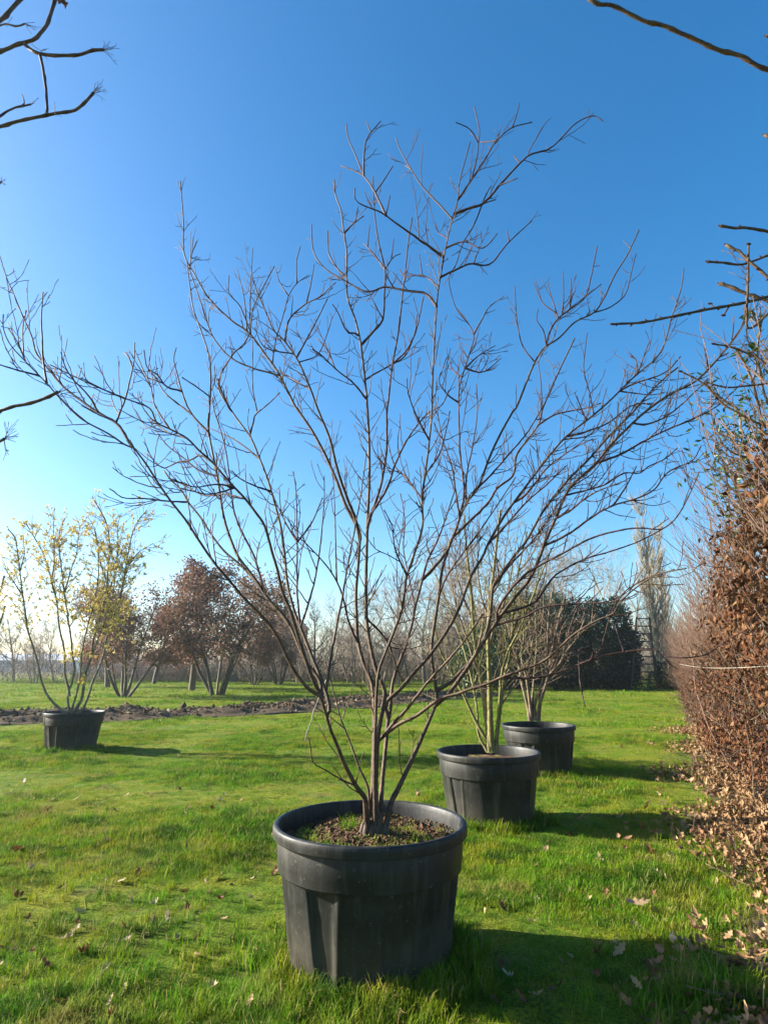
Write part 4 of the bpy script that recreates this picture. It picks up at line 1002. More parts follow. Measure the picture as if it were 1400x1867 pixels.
# leaves
parts = [(0.0, 7.5, 20000, 0.055), (7.5, 16, 18000, 0.066), (16, HL, 25000, 0.12)]
Vs, Ts, base = [], [], 0
for t0, t1, n, ln in parts:
    t = rng.uniform(t0, t1, n); z = htop(t) * rng.uniform(0.0, 1.0, n) ** 0.85
    dens = fnoise(t * 1.2, z * 2, 85, 3.2)
    keep = rng.random(n) < np.clip(0.70 + 1.5 * dens, 0.06, 1) * np.clip(1.35 - 0.55 * np.maximum(z - (1.1 + 0.9 * np.exp(-((t - 2.5) / 3.5) ** 2)), 0) / 0.5, 0.12, 1); t, z = t[keep], z[keep]
    off = face(t, z) + np.abs(rng.normal(0, 0.27, len(t))) - 0.12 * (rng.random(len(t)) < 0.1)
    c = hpos(t, off, z + 0.02) - HO; ax = rng.normal(0, 0.6, (len(t), 3)) + np.array([HN[0] * 0.4, HN[1] * 0.4, -0.9])
    V, T = cards(c, ln * rng.uniform(0.65, 1.25, len(t)), ln * 0.42, rng, ax, fold=0.7); Vs.append(V); Ts.append(T + base); base += len(V)
tag(obj('leaves', mesh_np('leaves', np.concatenate(Vs), None, np.concatenate(Ts)), M['beech_leaf'], hedge), kind='stuff')
# twigs: upright stems inside, fine twigs leaning out of face and top
tb = Tubes()
def twigbatch(n, t, off, z, d, L, r0, r1, K=6, wig=0.05):
    s = np.linspace(0, 1, K); p = hpos(t, off, z) - HO
    w_ = np.cumsum(rng.normal(0, wig, (n, K, 3)), axis=1); w_[:, 0] = 0
    pts = p[:, None] + d[:, None] * (s[None, :, None] * L[:, None, None]) + w_ * L[:, None, None] + np.array([0, 0, 0.18]) * (s ** 2)[None, :, None] * L[:, None, None]
    tb.batch(pts, np.linspace(1, 0.45, K)[None] * r0[:, None] * np.where(np.arange(K) % 2, 1.25, 0.9)[None] + r1, 3)
n = 260; t = np.sort(rng.uniform(2.6, HL, n)); d = np.stack([rng.normal(0, .1, n), rng.normal(0, .1, n), np.ones(n)], -1)
twigbatch(n, t, rng.uniform(0.35, 0.9, n), np.zeros(n), d, htop(t) * rng.uniform(0.7, 1.0, n), rng.uniform(0.005, 0.014, n), 0.002, 9, 0.03)
def outward(n, t0, t1, L0, L1, r):
    t = t0 + (t1 - t0) * rng.random(n) ** 1.2; z = htop(t) * rng.uniform(0.1, 1.0, n) ** 0.6
    d = np.stack([np.full(n, HN[0]), np.full(n, HN[1]), np.zeros(n)], -1) * rng.uniform(0.1, 0.9, (n, 1)) + rng.normal(0, 0.45, (n, 3)); d[:, 2] = np.abs(d[:, 2]) + rng.uniform(0.2, 1.0, n) * np.clip(z - 0.5, 0, 1)
    d /= np.linalg.norm(d, axis=1)[:, None]
    twigbatch(n, t, face(t, z) + rng.uniform(0.0, 0.35, n), z, d, rng.uniform(L0, L1, n), np.full(n, r), r * 0.25)
outward(1300, 0, 8, 0.15, 0.5, 0.0022); outward(1500, 8, 20, 0.2, 0.7, 0.003); outward(800, 20, HL, 0.3, 0.8, 0.0045)
def topshoots(n, t0, t1, L0, L1, r):
    t = rng.uniform(t0, t1, n); z = htop(t) * rng.uniform(0.75, 1.0, n)
    d = np.stack([HN[0] * rng.uniform(-0.2, 0.6, n), HN[1] * rng.uniform(-0.2, 0.6, n), np.ones(n)], -1) + rng.normal(0, 0.28, (n, 3)); d /= np.linalg.norm(d, axis=1)[:, None]
    twigbatch(n, t, rng.uniform(0.0, 0.7, n), z, d, rng.uniform(L0, L1, n), np.full(n, r), r * 0.25, 7, 0.035)
topshoots(330, 1.0, 8, 0.3, 1.0, 0.0026); topshoots(420, 8, 20, 0.4, 1.1, 0.0034); topshoots(400, 20, HL, 0.4, 1.2, 0.005)
tag(obj('twigs', tb.mesh('twigs'), M['red_twig'], hedge), kind='stuff')
# thicker bare branches showing through the near part
tb = Tubes(); rg = np.random.default_rng(86)
for k in range(26):
    t = rg.uniform(3.2, 12); z = rg.uniform(0.1, 1.5); p = hpos(np.array(t), np.array(0.25), np.array(z)) - HO
    d = np.array([HN[0] * rg.uniform(0.1, 0.5), HN[1] * rg.uniform(-0.2, 0.4), rg.uniform(-0.3, 1)]) + np.array([HD[0], HD[1], 0]) * rg.uniform(-1, 1); d /= np.linalg.norm(d)
    tb = Tubes(); twig(tb, rg, p, d, rg.uniform(0.4, 1.0), rg.uniform(0.003, 0.007), 1, dict(step=0.06, up=0.04, wig=0.08, zig=0.05, gap=0.2, rmin=0.0018, sides=5))
    obj('branch', tb.mesh('branch'), M['tan_twig'], hedge)

# privet-like evergreen growing up through the near end of the hedge, single leaves show
ev = thing('leafy_shrub', 'half-evergreen shrub with narrow green leaves growing up through the near end of the hedge', 'shrub', (2.15, 3.95, 0))
EVT = table('''
s 9 4 -.3 1: 1415,1100 1405,1000 1398,900 1390,820 1385,760 1372,700 1355,660 1342,640
s 9 4 .2 1: 1420,1100 1402,960 1375,880 1360,830 1352,800 1345,750 1325,735 1300,715 1285,700
s 8 3 -.5 1: 1440,1050 1430,900 1415,800 1400,740 1388,700 1380,640 1385,600 1384,560
s 7 3 .3 .8: 1430,1080 1400,1010 1370,960 1350,930 1340,880 1345,850 1352,820
b 4 2 .2 .8: 1352,800 1330,797 1312,786 1296,781
b 4 2 -.2 .8: 1360,830 1340,828 1322,815 1311,800
b 4 2 .2 .8: 1372,700 1378,670 1372,640 1362,620 1360,600
b 4 2 .3 .8: 1390,820 1372,790 1362,770 1352,760
b 4 2 .1 .8: 1345,880 1330,850 1322,835 1326,815
b 4 2 -.2 .8: 1385,600 1375,580 1370,570
''')
tips = []
grow_traced(ev, 3.95, EVT, M['tan_twig'], M['red_twig'], dict(space=0.10, len=(0.12, 0.4), lvl=1, step=0.05, up=0.06, wig=0.1, zig=0.08, gap=0.12, tr=0.003, rmin=0.0016), 87, tipsout=tips, loc=(2.15, 3.95, 0))
rg = np.random.default_rng(88); tp = np.concatenate(tips); tp = tp[(tp[:, 2] > 1.7)]
ks = rg.choice(len(tp), min(230, len(tp)), replace=False)
V, T = cards(np.zeros((1, 3)), 1.0, 0.34, rg, np.array([[1.0, 0, 0]]), np.array([[0, 0, 1.0]]), fold=0.3)
leafme = [mesh_np('leaf', V + [0.5, 0, 0], None, T) for _ in range(3)]
for i_, k in enumerate(ks):
    o_ = obj('leaf', leafme[i_ % 3], M['privet_leaf'], ev); o_.location = Vector(tp[k] - np.array([2.15, 3.95, 0])) ; s_ = rg.uniform(0.04, 0.085)
    o_.scale = (s_, s_, s_); o_.rotation_euler = (rg.uniform(-0.8, 0.8), rg.uniform(-0.7, 0.9), rg.uniform(0, 6.28))
c = tp[rg.integers(0, len(tp), 900)] + rg.normal(0, 0.12, (900, 3)); c = c[(c[:, 2] < 3.2)]
V, T = cards(c - np.array([2.15, 3.95, 0]), rg.uniform(0.03, 0.07, len(c)), 0.02, rg)
tag(obj('leaves', mesh_np('leaves', V, None, T), M['privet_leaf'], ev), kind='stuff')

# white twine stretched along the hedge
c0, c1 = P(1238, 1211, 8.0), P(1440, 1212, 2.9); t_ = np.linspace(0, 1, 24)[:, None]
tb = Tubes(); tb.add(c0 * (1 - t_) + c1 * t_ - c0 + np.array([[0, 0, -0.03]]) * np.sin(t_ * math.pi), np.full(24, 0.0019), 5)
tw_ = obj('twine_line', tb.mesh('twine_line'), M['twine']); tw_.location = c0; tag(tw_, 'pale twine stretched taut along the face of the brown hedge', 'twine')

# ------------------------------------------------------------------ branches of near trees reaching into the picture
def claw(tb, rng, p, d, n, L):
    for _ in range(n):
        dd = d + rng.normal(0, 0.75, 3); dd /= np.linalg.norm(dd); twig(tb, rng, p, dd, L * rng.uniform(0.5, 1.1), 0.0014, 1, dict(step=0.02, up=0.05, wig=0.14, zig=0.1, gap=0.035, rmin=0.0008, sides=4, prob=0.8))
lt = thing('overhanging_tree', 'bare tree outside the left edge whose crooked branches hang into the upper left corner', 'tree', (-2.9, 2.6, 0))
LT = table('''
m 10 7 -.1 0: -60,1500 -900,1400
m 8 7 .1 0: -400,300 -120,120 0,38 19,19 42,-6
m 9 6 .1 0: -400,260 -100,120 0,94 29,82 63,72 74,60 87,43 101,0 112,-20
b 7 5 -.05 0: 46,80 62,94 80,99 96,101 120,101 145,100 168,92 188,91
b 5 5 .05 0: 75,90 79,125 84,154 86,180 86,207
m 9 5 -.1 0: -400,330 -100,250 0,231 29,222 67,214 101,207 135,202 148,193 159,183 171,169
b 5 3 .05 0: -30,235 0,212 24,198 40,194 58,190
b 3 2 .02 0: 42,196 45,187 41,173
m 4 3 -.1 0: -100,60 0,46 29,48 46,43
m 8 6 -.2 0: -300,800 -60,762 0,749 25,741 48,737 70,731 92,722 106,715
m 6 5 -.2 0: -200,900 -60,830 0,805 8,800
m 5 3 .1 0: -60,360 -20,340 3,331
''')[1:]
def grow_loose(root, y0, table_, bark, twigm, seed, loc):
    return grow_traced(root, y0, [(k, a, b, c_, -1, p) for k, a, b, c_, d_, p in table_], bark, twigm, dict(space=1, len=(0.05, 0.1), node=4, nodeamt=0.30), seed, loc=loc)
dl = grow_loose(lt, 2.6, LT, M['shrub_bark'], M['shrub_twig'], 91, (-2.9, 2.6, 0))
rg = np.random.default_rng(92); L0 = np.array([-2.9, 2.6, 0])
tb = Tubes()
for (u, v, yy, dx, dz, n_, ln) in [(188, 91, 2.62, 1, 0.3, 9, 0.10), (171, 169, 2.5, 1, 0.3, 7, 0.10), (46, 43, 2.5, 1, 0.0, 6, 0.08), (75, 92, 2.65, 0.2, -0.4, 5, 0.08), (58, 190, 2.55, 1, 0.2, 3, 0.05), (101, 207, 2.5, 1, 0.3, 3, 0.06), (106, 715, 2.4, 1, 0.3, 6, 0.11), (106, 722, 2.4, 0.6, -1, 4, 0.12), (8, 800, 2.4, 1, 0.2, 9, 0.11), (3, 331, 2.7, 1, 0.0, 4, 0.05), (12, 45, 2.6, 0.2, 0.5, 3, 0.06)]:
    claw(tb, rg, P(u, v, yy) - L0, np.array([dx, 0, dz], float), n_, ln)
obj('twigs', tb.mesh('twigs'), M['shrub_twig'], lt)
tb = Tubes(); tb.add([[-0.7, 0, 0], [-0.72, 0, 1.5], [-0.65, 0.05, 3.0], [-0.75, 0, 4.8]], [0.09, 0.075, 0.06, 0.035], 10)
for q in ((-400, 300), (-400, 260), (-400, 330), (-300, 800), (-200, 900), (-100, 60), (-60, 360)):
    e = P(q[0], q[1], 2.6) - L0; tb.add([[-0.7, 0, max(0.6, e[2] - 0.25)], (np.array([-0.7, 0, e[2] - 0.2]) + e) / 2, e], [0.02, 0.016, 0.011], 6)
obj('trunk', tb.mesh('trunk'), M['shrub_bark'], lt)
V, T = cards(np.array([P(116, 4, 2.68), P(120, 8, 2.69), P(112, 1, 2.67)]) - L0, 0.055, 0.04, rg, fold=0.6)
obj('dead_leaf', mesh_np('dead_leaf', V, None, T), M['fallen_brown'], lt)['label'] = 'withered orange-brown leaf clinging to a branch'

rt = thing('overhanging_tree', 'bare tree outside the right edge whose long knobbly branches reach across the upper right corner', 'tree', (3.2, 2.7, 0))
RTL = table('''
m 9.5 6.5 -.1 0: 1700,200 1480,158 1400,128 1376,118 1347,101 1308,91 1275,76 1246,63 1207,46 1185,42 1164,34 1116,10 1092,8 1072,-2
m 6 5 .1 0: 1600,80 1430,74 1396,66
m 6 5 .1 0: 1600,270 1430,250 1393,246
m 7 5 -.1 0: 1700,500 1450,430 1400,422 1357,415 1340,416 1313,412
m 6 5 .1 0: 1700,640 1440,540 1400,506 1366,477 1347,458 1335,453 1323,446
m 5 4 .1 0: 1700,380 1440,450 1400,465 1375,475 1347,483 1318,479 1289,477
m 6 6 .1 0: 1700,600 1450,560 1380,542 1347,530 1325,521 1311,517
m 9 4 -.2 0: 1700,480 1460,528 1400,541 1347,554 1289,564 1231,576 1169,588 1135,590 1116,591
b 3 2 .02 0: 1299,562 1294,554
b 3 2 .02 0: 1325,558 1318,575
m 5 3 -.3 0: 1384,640 1366,600 1361,560 1363,520 1364,445
m 7 3 .2 0: 1700,760 1450,780 1400,777 1365,765 1340,750 1315,735 1285,702 1262,688 1240,677
m 6 3 .1 0: 1700,560 1450,660 1400,664 1378,650 1350,640 1330,632 1300,627
m 5 3 .1 0: 1700,720 1450,690 1390,700 1350,705 1320,706 1290,698
''')
R0 = np.array([3.2, 2.7, 0])
dr = grow_loose(rt, 2.7, RTL, M['shrub_bark'], M['shrub_twig'], 93, tuple(R0))
tb = Tubes(); rg = np.random.default_rng(94)
for d in dr:   # buds and spurs at the nodes
    for k in range(2, len(d['uv']) - 1, 3):
        if d['uv'][k][0] > 1420: continue
        p = P(d['uv'][k][0], d['uv'][k][1], d['y'][k]) - R0; dd = np.array([-0.6, rg.normal(0, .5), rg.choice([-1, 1]) * 0.8]); dd /= np.linalg.norm(dd)
        tb.add([p, p + dd * 0.008, p + dd * 0.016], [0.005, 0.0055, 0.003], 5)
    e = P(d['uv'][-1][0], d['uv'][-1][1], d['y'][-1]) - R0; tb.add([e + [0.01, 0, 0], e, e + [-0.012, 0, 0.003]], [0.004, 0.0065, 0.003], 6)
obj('buds', tb.mesh('buds'), M['shrub_twig'], rt)
tb = Tubes(); tb.add([[0.6, 0, 0], [0.62, 0, 1.6], [0.55, 0.05, 3.2], [0.65, 0, 5.2]], [0.10, 0.085, 0.065, 0.035], 10)
for row in RTL:
    if row[5][0] > 1500:
        e = P(row[5][0], row[5][1], 2.7) - R0; tb.add([[0.6, 0, max(0.6, e[2] - 0.2)], (np.array([0.6, 0, e[2] - 0.15]) + e) / 2, e], [0.022, 0.018, 0.0125], 6)
obj('trunk', tb.mesh('trunk'), M['shrub_bark'], rt)

# ------------------------------------------------------------------ fallen leaves
def oakleaf(seed, curl, size=1.0):
    rg = np.random.default_rng(seed); xs = np.linspace(0, 1, 15); lob = 0.17 * np.sin(np.pi * np.clip(xs, 0, 1) ** 0.8) ** 0.8 * (1 + 0.34 * np.cos(xs * 2 * math.pi * 3.6 + rg.uniform(-0.4, 0.4))) + 0.012
    lob *= (1 + rg.normal(0, 0.1, 15)); lob2 = lob * (1 + rg.normal(0, 0.12, 15)); lob[-1] = lob2[-1] = 0.01
    bow = curl * (xs - 0.4) ** 2; tw = rg.normal(0, 0.25)
    mid = np.stack([xs - 0.5, np.zeros(15), bow], -1)
    l = np.stack([xs - 0.5 + 0.03, lob, bow + lob * (0.55 * curl + tw) + rg.normal(0, 0.03, 15)], -1); r = np.stack([xs - 0.5 + 0.03, -lob2, bow + lob2 * (0.55 * curl - tw) + rg.normal(0, 0.015, 15)], -1)
    V = np.concatenate([mid, l, r]) * size; Q = [(k, k + 1, 16 + k, 15 + k) for k in range(14)] + [(k + 1, k, 30 + k, 31 + k) for k in range(14)]
    return mesh_np('leaf_blade', V, Q)
LM = {c: [oakleaf(100 + i_, cu) for i_, cu in enumerate((0.4, 0.9, 1.4, 2.0))] for c in ('fallen_tan', 'fallen_brown', 'fallen_pale')}
for c, ms_ in LM.items():
    for m_ in ms_: m_.materials.append(M[c])
GRP = 'fallen leaves scattered over the lawn'
LAB = {'fallen_tan': 'curled tan oak leaf lying in the grass', 'fallen_brown': 'dark brown curled oak leaf lying in the grass', 'fallen_pale': 'pale straw-coloured oak leaf lying in the grass'}
def where_(u, v):
    if v < 1500: return 'far out on the lawn, left of the nearest pot' if u < 600 else 'out on the lawn beside the smaller pots'
    if u < 260: return 'in the lower left corner of the lawn'
    return 'close to the left side of the nearest pot' if u < 640 else 'between the nearest pot and the brown hedge'
def fallen(u, v, px, c, k=None, label=None, rot=None, up=0.008):
    g = G(u, v); s_ = px * zc(g) / FPX; o_ = bpy.data.objects.new('fallen_leaf', LM[c][rl.randrange(4) if k is None else k]); col.objects.link(o_)
    o_.location = (g[0], g[1], float(ground_z(g[0], g[1])) + up + s_ * 0.05); o_.scale = (s_, s_, s_); o_.rotation_euler = rot or (rl.uniform(-0.7, 0.7), rl.uniform(-0.7, 0.7), rl.uniform(0, 6.28))
    return tag(o_, label or (LAB[c].replace('lying in the grass', '') + where_(u, v)), 'leaf', GRP if not label else None)
rl = random.Random(33)
spots = [(30, 1556, 44, 'fallen_brown'), (58, 1587, 24, 'fallen_tan'), (27, 1638, 34, 'fallen_brown'), (145, 1666, 22, 'fallen_tan'), (137, 1700, 26, 'fallen_tan'), (155, 1740, 28, 'fallen_brown'), (222, 1615, 26, 'fallen_pale'), (237, 1645, 20, 'fallen_tan'), (303, 1688, 32, 'fallen_pale'), (305, 1720, 18, 'fallen_tan'), (360, 1745, 26, 'fallen_tan'), (375, 1612, 20, 'fallen_pale'), (400, 1607, 26, 'fallen_brown'), (15, 1737, 30, 'fallen_brown'), (60, 1737, 22, 'fallen_brown'), (90, 1765, 26, 'fallen_brown'), (228, 1700, 26, 'fallen_brown'), (343, 1664, 22, 'fallen_brown'), (440, 1508, 22, 'fallen_tan'), (387, 1480, 22, 'fallen_brown'), (402, 1465, 14, 'fallen_pale'), (313, 1585, 14, 'fallen_tan'), (455, 1645, 16, 'fallen_tan'), (195, 1540, 18, 'fallen_tan'), (205, 1855, 36, 'fallen_brown'), (155, 1855, 30, 'fallen_brown'), (228, 1805, 24, 'fallen_pale'), (455, 1830, 26, 'fallen_tan'), (60, 1803, 16, 'fallen_pale'), (460, 1735, 18, 'fallen_brown'), (915, 1660, 34, 'fallen_brown'), (992, 1552, 26, 'fallen_tan'), (1100, 1632, 26, 'fallen_brown'), (1072, 1642, 22, 'fallen_tan'), (1200, 1594, 24, 'fallen_pale'), (1210, 1470, 24, 'fallen_tan'), (1056, 1443, 20, 'fallen_brown'), (1028, 1432, 16, 'fallen_pale'), (1100, 1445, 22, 'fallen_tan'), (1040, 1520, 16, 'fallen_brown'), (1188, 1560, 30, 'fallen_brown'), (1218, 1565, 20, 'fallen_pale'), (1005, 1815, 24, 'fallen_brown'), (1190, 1785, 34, 'fallen_brown'), (1095, 1572, 24, 'fallen_tan'), (1250, 1690, 22, 'fallen_tan'), (500, 1530, 16, 'fallen_tan'), (502, 1595, 26, 'fallen_brown'), (505, 1565, 18, 'fallen_pale'), (930, 1440, 14, 'fallen_tan'), (760, 1452, 24, 'fallen_tan'), (835, 1830, 26, 'fallen_tan'), (1030, 1400, 10, 'fallen_pale'), (95, 1460, 18, 'fallen_brown'), (45, 1425, 16, 'fallen_brown'), (250, 1600, 18, 'fallen_brown'), (110, 1620, 20, 'fallen_brown'), (70, 1560, 22, 'fallen_tan'), (420, 1715, 16, 'fallen_tan'), (340, 1560, 18, 'fallen_brown')]
for sp_ in spots: fallen(*sp_)
fallen(1160, 1661, 50, 'fallen_tan', 0, 'large flat tan oak leaf with clear lobes at the edge of the nearest pot shadow', (0.5, 0.1, 0.2), 0.05)
fallen(1222, 1740, 36, 'fallen_pale', 2, 'pale leaf standing upright in the shadow of the nearest pot', (1.2, 0.2, 1.5), 0.06)
for _ in range(230):
    u, v = rl.uniform(-30, 1260), 1340 + 500 * rl.random() ** 1.5
    if 500 < u < 850 and v > 1440: continue
    fallen(u, v, rl.uniform(0.035, 0.07) * FPX / zc(G(u, v)), rl.choice(['fallen_tan', 'fallen_tan', 'fallen_brown', 'fallen_brown', 'fallen_pale']))
# litter drifted along the foot of the hedge
Vs, Qs, base = [], [], 0; rg = np.random.default_rng(35)
srcs = [np.array([v.co[:] for v in m_.vertices]) for m_ in LM['fallen_tan']]; q_src = np.array([list(p.vertices) for p in LM['fallen_tan'][0].polygons])
for k in range(6800):
    t = rg.uniform(-0.8, 5) if k < 2600 else rg.uniform(4, 14) if k < 6000 else rg.uniform(10, 40); off = -abs(rg.normal(0, 0.34)) * (1 + 0.5 * math.sin(t * 2.1)) + 0.35 + 0.05 * min(1, max(0, (8.5 - t) / 6))
    p = hpos(np.array(t), np.array(off), np.array(0.0)); s_ = rg.uniform(0.045, 0.095); a, b_, c_ = rg.uniform(-0.9, 0.9), rg.uniform(-0.9, 0.9), rg.uniform(0, 6.28)
    R = np.array([[math.cos(c_), -math.sin(c_), 0], [math.sin(c_), math.cos(c_), 0], [0, 0, 1]]) @ np.array([[1, 0, 0], [0, math.cos(a), -math.sin(a)], [0, math.sin(a), math.cos(a)]]) @ np.array([[math.cos(b_), 0, math.sin(b_)], [0, 1, 0], [-math.sin(b_), 0, math.cos(b_)]])
    v = srcs[rg.integers(0, 4)] @ R.T * s_ + p; v[:, 2] += float(ground_z(p[0], p[1])) + rg.uniform(0.015, 0.07); Vs.append(v); Qs.append(q_src + base); base += len(v)
tag(obj('leaf_litter', mesh_np('leaf_litter', np.concatenate(Vs), np.concatenate(Qs)), mat_leaf('litter', [(0.08, 0.032, 0.014), (0.21, 0.10, 0.04), (0.33, 0.195, 0.085), (0.43, 0.29, 0.15)], 0.2, 0.6, 0.25, 25)), kind='stuff')
tb = Tubes(); rg = np.random.default_rng(36)
for k in range(60):
    t = rg.uniform(0, 9); p = hpos(np.array(t), np.array(rg.uniform(-0.35, 0.2)), np.array(0.04)); a = rg.uniform(0, 6.28)
    twig(tb, rg, p, np.array([math.cos(a), math.sin(a), rg.uniform(0, 0.25)]), rg.uniform(0.15, 0.5), 0.0028, 1, dict(step=0.04, up=0.0, wig=0.08, zig=0.06, gap=0.15, rmin=0.0013, sides=4))
tag(obj('fallen_twigs', tb.mesh('fallen_twigs'), M['tan_twig']), kind='stuff')

# ------------------------------------------------------------------ grass
def tuft(seed, blades, spread, h, wid, lean):
    rg = np.random.default_rng(seed); V, T = [], []; n = 0
    for b in range(blades):
        a = rg.uniform(0, 6.28); r = spread * math.sqrt(rg.random()); p = np.array([r * math.cos(a), r * math.sin(a), -0.004]); f = rg.uniform(0, 6.28); d = np.array([math.cos(f), math.sin(f), 0]); sd_ = np.array([-d[1], d[0], 0])
        hh = h * rg.uniform(0.45, 1.15); le = lean * rg.uniform(0.2, 1.3) * hh; w_ = wid * rg.uniform(0.7, 1.2)
        c1 = p + d * le * 0.22 + [0, 0, hh * 0.5]; c2 = p + d * le + [0, 0, hh * (1 - 0.18 * le / hh)]; cm = p + d * le * 0.55 + [0, 0, hh * 0.82]
        V += [p - sd_ * w_, p + sd_ * w_, c1 - sd_ * w_ * 0.85, c1 + sd_ * w_ * 0.85, cm - sd_ * w_ * .5, cm + sd_ * w_ * .5, c2]
        T += [(n, n + 1, n + 3), (n, n + 3, n + 2), (n + 2, n + 3, n + 5), (n + 2, n + 5, n + 4), (n + 4, n + 5, n + 6)]; n += 7
    return mesh_np('grass_tuft_blades', V, None, T)
gcol = bpy.data.collections.new('grass_sources')
def srcset(nm, args):
    c_ = bpy.data.collections.new(nm)
    for i_, a in enumerate(args):
        m_ = tuft(*a); m_.materials.append(M['grass']); c_.objects.link(bpy.data.objects.new('%s_%02d' % (nm, i_), m_))
    return c_
near_c = srcset('short_grass', [(200 + k, 30, 0.058, 0.030 + 0.004 * (k % 4), 0.0015, 0.8) for k in range(8)])
tall_c = srcset('long_grass', [(220 + k, 20, 0.035, 0.070 + 0.01 * (k % 3), 0.0017, 0.65) for k in range(6)])
far_c = srcset('far_grass', [(240 + k, 34, 0.16, 0.05, 0.004, 0.7) for k in range(6)])

def scatter(name, pts, scl, src, seed):
    n = len(pts); rg = np.random.default_rng(seed)
    me = bpy.data.meshes.new(name); me.vertices.add(n); me.vertices.foreach_set('co', np.asarray(pts, np.float32).ravel())
    a = me.attributes.new('scl', 'FLOAT', 'POINT'); a.data.foreach_set('value', np.asarray(scl, np.float32))
    a = me.attributes.new('rot', 'FLOAT_VECTOR', 'POINT'); a.data.foreach_set('vector', np.stack([rg.normal(0, 0.12, n), rg.normal(0, 0.12, n), rg.uniform(0, 6.28, n)], -1).astype(np.float32).ravel())
    a = me.attributes.new('pick', 'INT', 'POINT'); a.data.foreach_set('value', rg.integers(0, 8, n).astype(np.int32))
    o_ = obj(name, me); tag(o_, kind='stuff')
    ng = bpy.data.node_groups.new(name + '_nodes', 'GeometryNodeTree')
    ng.interface.new_socket('Geometry', in_out='INPUT', socket_type='NodeSocketGeometry'); ng.interface.new_socket('Geometry', in_out='OUTPUT', socket_type='NodeSocketGeometry')
    N = ng.nodes.new; gi, go = N('NodeGroupInput'), N('NodeGroupOutput'); ip = N('GeometryNodeInstanceOnPoints'); ci = N('GeometryNodeCollectionInfo')
    ci.inputs['Collection'].default_value = src; ci.inputs['Separate Children'].default_value = True; ci.inputs['Reset Children'].default_value = True
    def na(nm, ty):
        x = N('GeometryNodeInputNamedAttribute'); x.data_type = ty; x.inputs['Name'].default_value = nm; return x.outputs['Attribute']
    e2r = N('FunctionNodeEulerToRotation'); L = ng.links.new
    L(gi.outputs[0], ip.inputs['Points']); L(ci.outputs[0], ip.inputs['Instance']); ip.inputs['Pick Instance'].default_value = True
    L(na('pick', 'INT'), ip.inputs['Instance Index']); L(na('rot', 'FLOAT_VECTOR'), e2r.inputs[0]); L(e2r.outputs[0], ip.inputs['Rotation']); L(na('scl', 'FLOAT'), ip.inputs['Scale']); L(ip.outputs[0], go.inputs[0])
    md = o_.modifiers.new('scatter', 'NODES'); md.node_group = ng
    return o_
rg = np.random.default_rng(51)
def field(y0, y1, dens, marg=1.4):
    hwid = lambda y: 0.60 * y + marg
    n = int((y1 - y0) * 2 * hwid(y1) * dens); y = rg.uniform(y0, y1, n); x = rg.uniform(-1, 1, n) * hwid(y1); k = np.abs(x) < hwid(y); x, y = x[k], y[k]
    # not under pots, in the track or behind the hedge face
    ok = np.ones(len(x), bool)
    for px_, py_ in POTS.values(): ok &= np.hypot(x - px_, y - py_) > 0.385
    off = -((x - HA[0]) * HN[0] + (y - HA[1]) * HN[1]); ok &= off < 0.25 + 0.1 * rg.normal(size=len(x))
    dl_ = np.full(len(x), 1e9)
    if y1 > 16:
        for q in tr[::4]: dl_ = np.minimum(dl_, np.hypot(x - q[0], y - q[1]))
        ok &= dl_ > 1.0 + 0.7 * rg.normal(size=len(x))
    x, y = x[ok], y[ok]; return x, y, -((x - HA[0]) * HN[0] + (y - HA[1]) * HN[1])
def place(name, x, y, scl, src, seed):
    scatter(name, np.stack([x, y, ground_z(x, y)], -1), scl, src, seed)
for nm, y0, y1, dens, src, s0 in (('grass', 1.5, 6.0, 620, near_c, 1.0), ('grass', 6.0, 14, 300, near_c, 1.15), ('grass', 14, 26, 45, far_c, 0.9), ('grass', 26, 70, 7, far_c, 1.5)):
    x, y, off = field(y0, y1, dens)
    lush = fnoise(x, y, 55, 1.7, 3); k = rg.random(len(x)) < np.clip(0.95 + 0.6 * lush, 0.62, 1)
    drift = off[k] > -0.35 + 0.15 * rg.normal(size=k.sum())
    kk = ~drift | (rg.random(k.sum()) < 0.35)
    x, y, lush = x[k][kk], y[k][kk], lush[k][kk]
    place(nm, x, y, s0 * np.clip(0.86 + 1.15 * lush, 0.42, 1.75) * rg.uniform(0.75, 1.2, len(x)), src, int(y0 * 10))
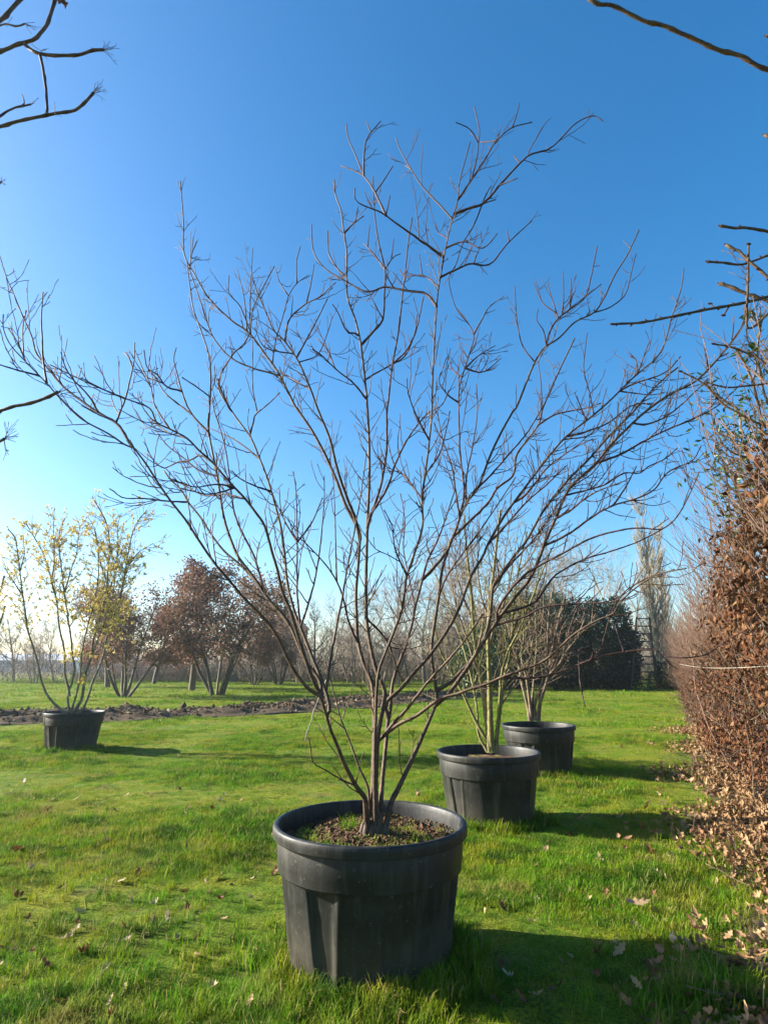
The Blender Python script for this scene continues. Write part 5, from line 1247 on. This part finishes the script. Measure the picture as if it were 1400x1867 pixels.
# longer unmown grass round the pots, along the hedge foot and in clumps
xs, ys_, ss = [], [], []
for (px_, py_), cnt in zip(POTS.values(), (520, 420, 300, 200)):
    a = rg.uniform(0, 6.28, cnt); r = 0.395 + np.abs(rg.normal(0, 0.085, cnt)); xs.append(px_ + r * np.cos(a)); ys_.append(py_ + r * np.sin(a)); ss.append(rg.uniform(0.6, 1.5, cnt))
for (u, v, cnt, sp, sc_) in [(1290, 1815, 70, 0.10, 1.9), (1240, 1850, 60, 0.2, 1.1), (1330, 1480, 60, 0.3, 1.2), (1320, 1560, 40, 0.2, 1.1), (690, 1800, 90, 0.22, 1.2), (760, 1850, 60, 0.15, 1.2), (430, 1840, 160, 0.5, 1.0), (150, 1800, 160, 0.6, 1.0), (250, 1640, 140, 0.7, 1.0), (1120, 1600, 120, 0.6, 0.9), (1240, 1620, 100, 0.35, 1.2), (1380, 1640, 60, 0.2, 1.0), (60, 1690, 100, 0.5, 1.0), (600, 1600, 60, .3, .9)]:
    g = G(u, v); xs.append(rg.normal(g[0], sp, cnt)); ys_.append(rg.normal(g[1], sp * 0.8, cnt)); ss.append(sc_ * rg.uniform(0.6, 1.1, cnt))
xs, ys_, ss = np.concatenate(xs), np.concatenate(ys_), np.concatenate(ss); ok = np.ones(len(xs), bool)
for px_, py_ in POTS.values(): ok &= np.hypot(xs - px_, ys_ - py_) > 0.39
place('long_grass', xs[ok], ys_[ok], ss[ok], tall_c, 77)
# tuft of grass and moss in the nearest pot
gt = obj('grass_tuft', tuft(300, 60, 0.045, 0.10, 0.0017, 0.8), M['grass']); gt.location = (POTS[1][0] - 0.11, POTS[1][1] + 0.06, POT_H - 0.075)
tag(gt, 'small bright green grass tuft growing in the nearest pot behind the left stem', 'grass tuft')

# ------------------------------------------------------------------ haze
V, Q = box(-220, 220, -4, 300, -1.5, 22)
hz = obj('haze', mesh_np('haze', V, Q, None, False)); tag(hz, kind='stuff')
m, nt2, o = newmat('haze_air'); pv = nt2.nodes.new('ShaderNodeVolumePrincipled'); pv.inputs['Color'].default_value = (0.85, 0.9, 1.0, 1); pv.inputs['Density'].default_value = 0.00062; pv.inputs['Anisotropy'].default_value = 0.55
nt2.links.new(pv.outputs[0], o.inputs['Volume']); hz.data.materials.append(m)
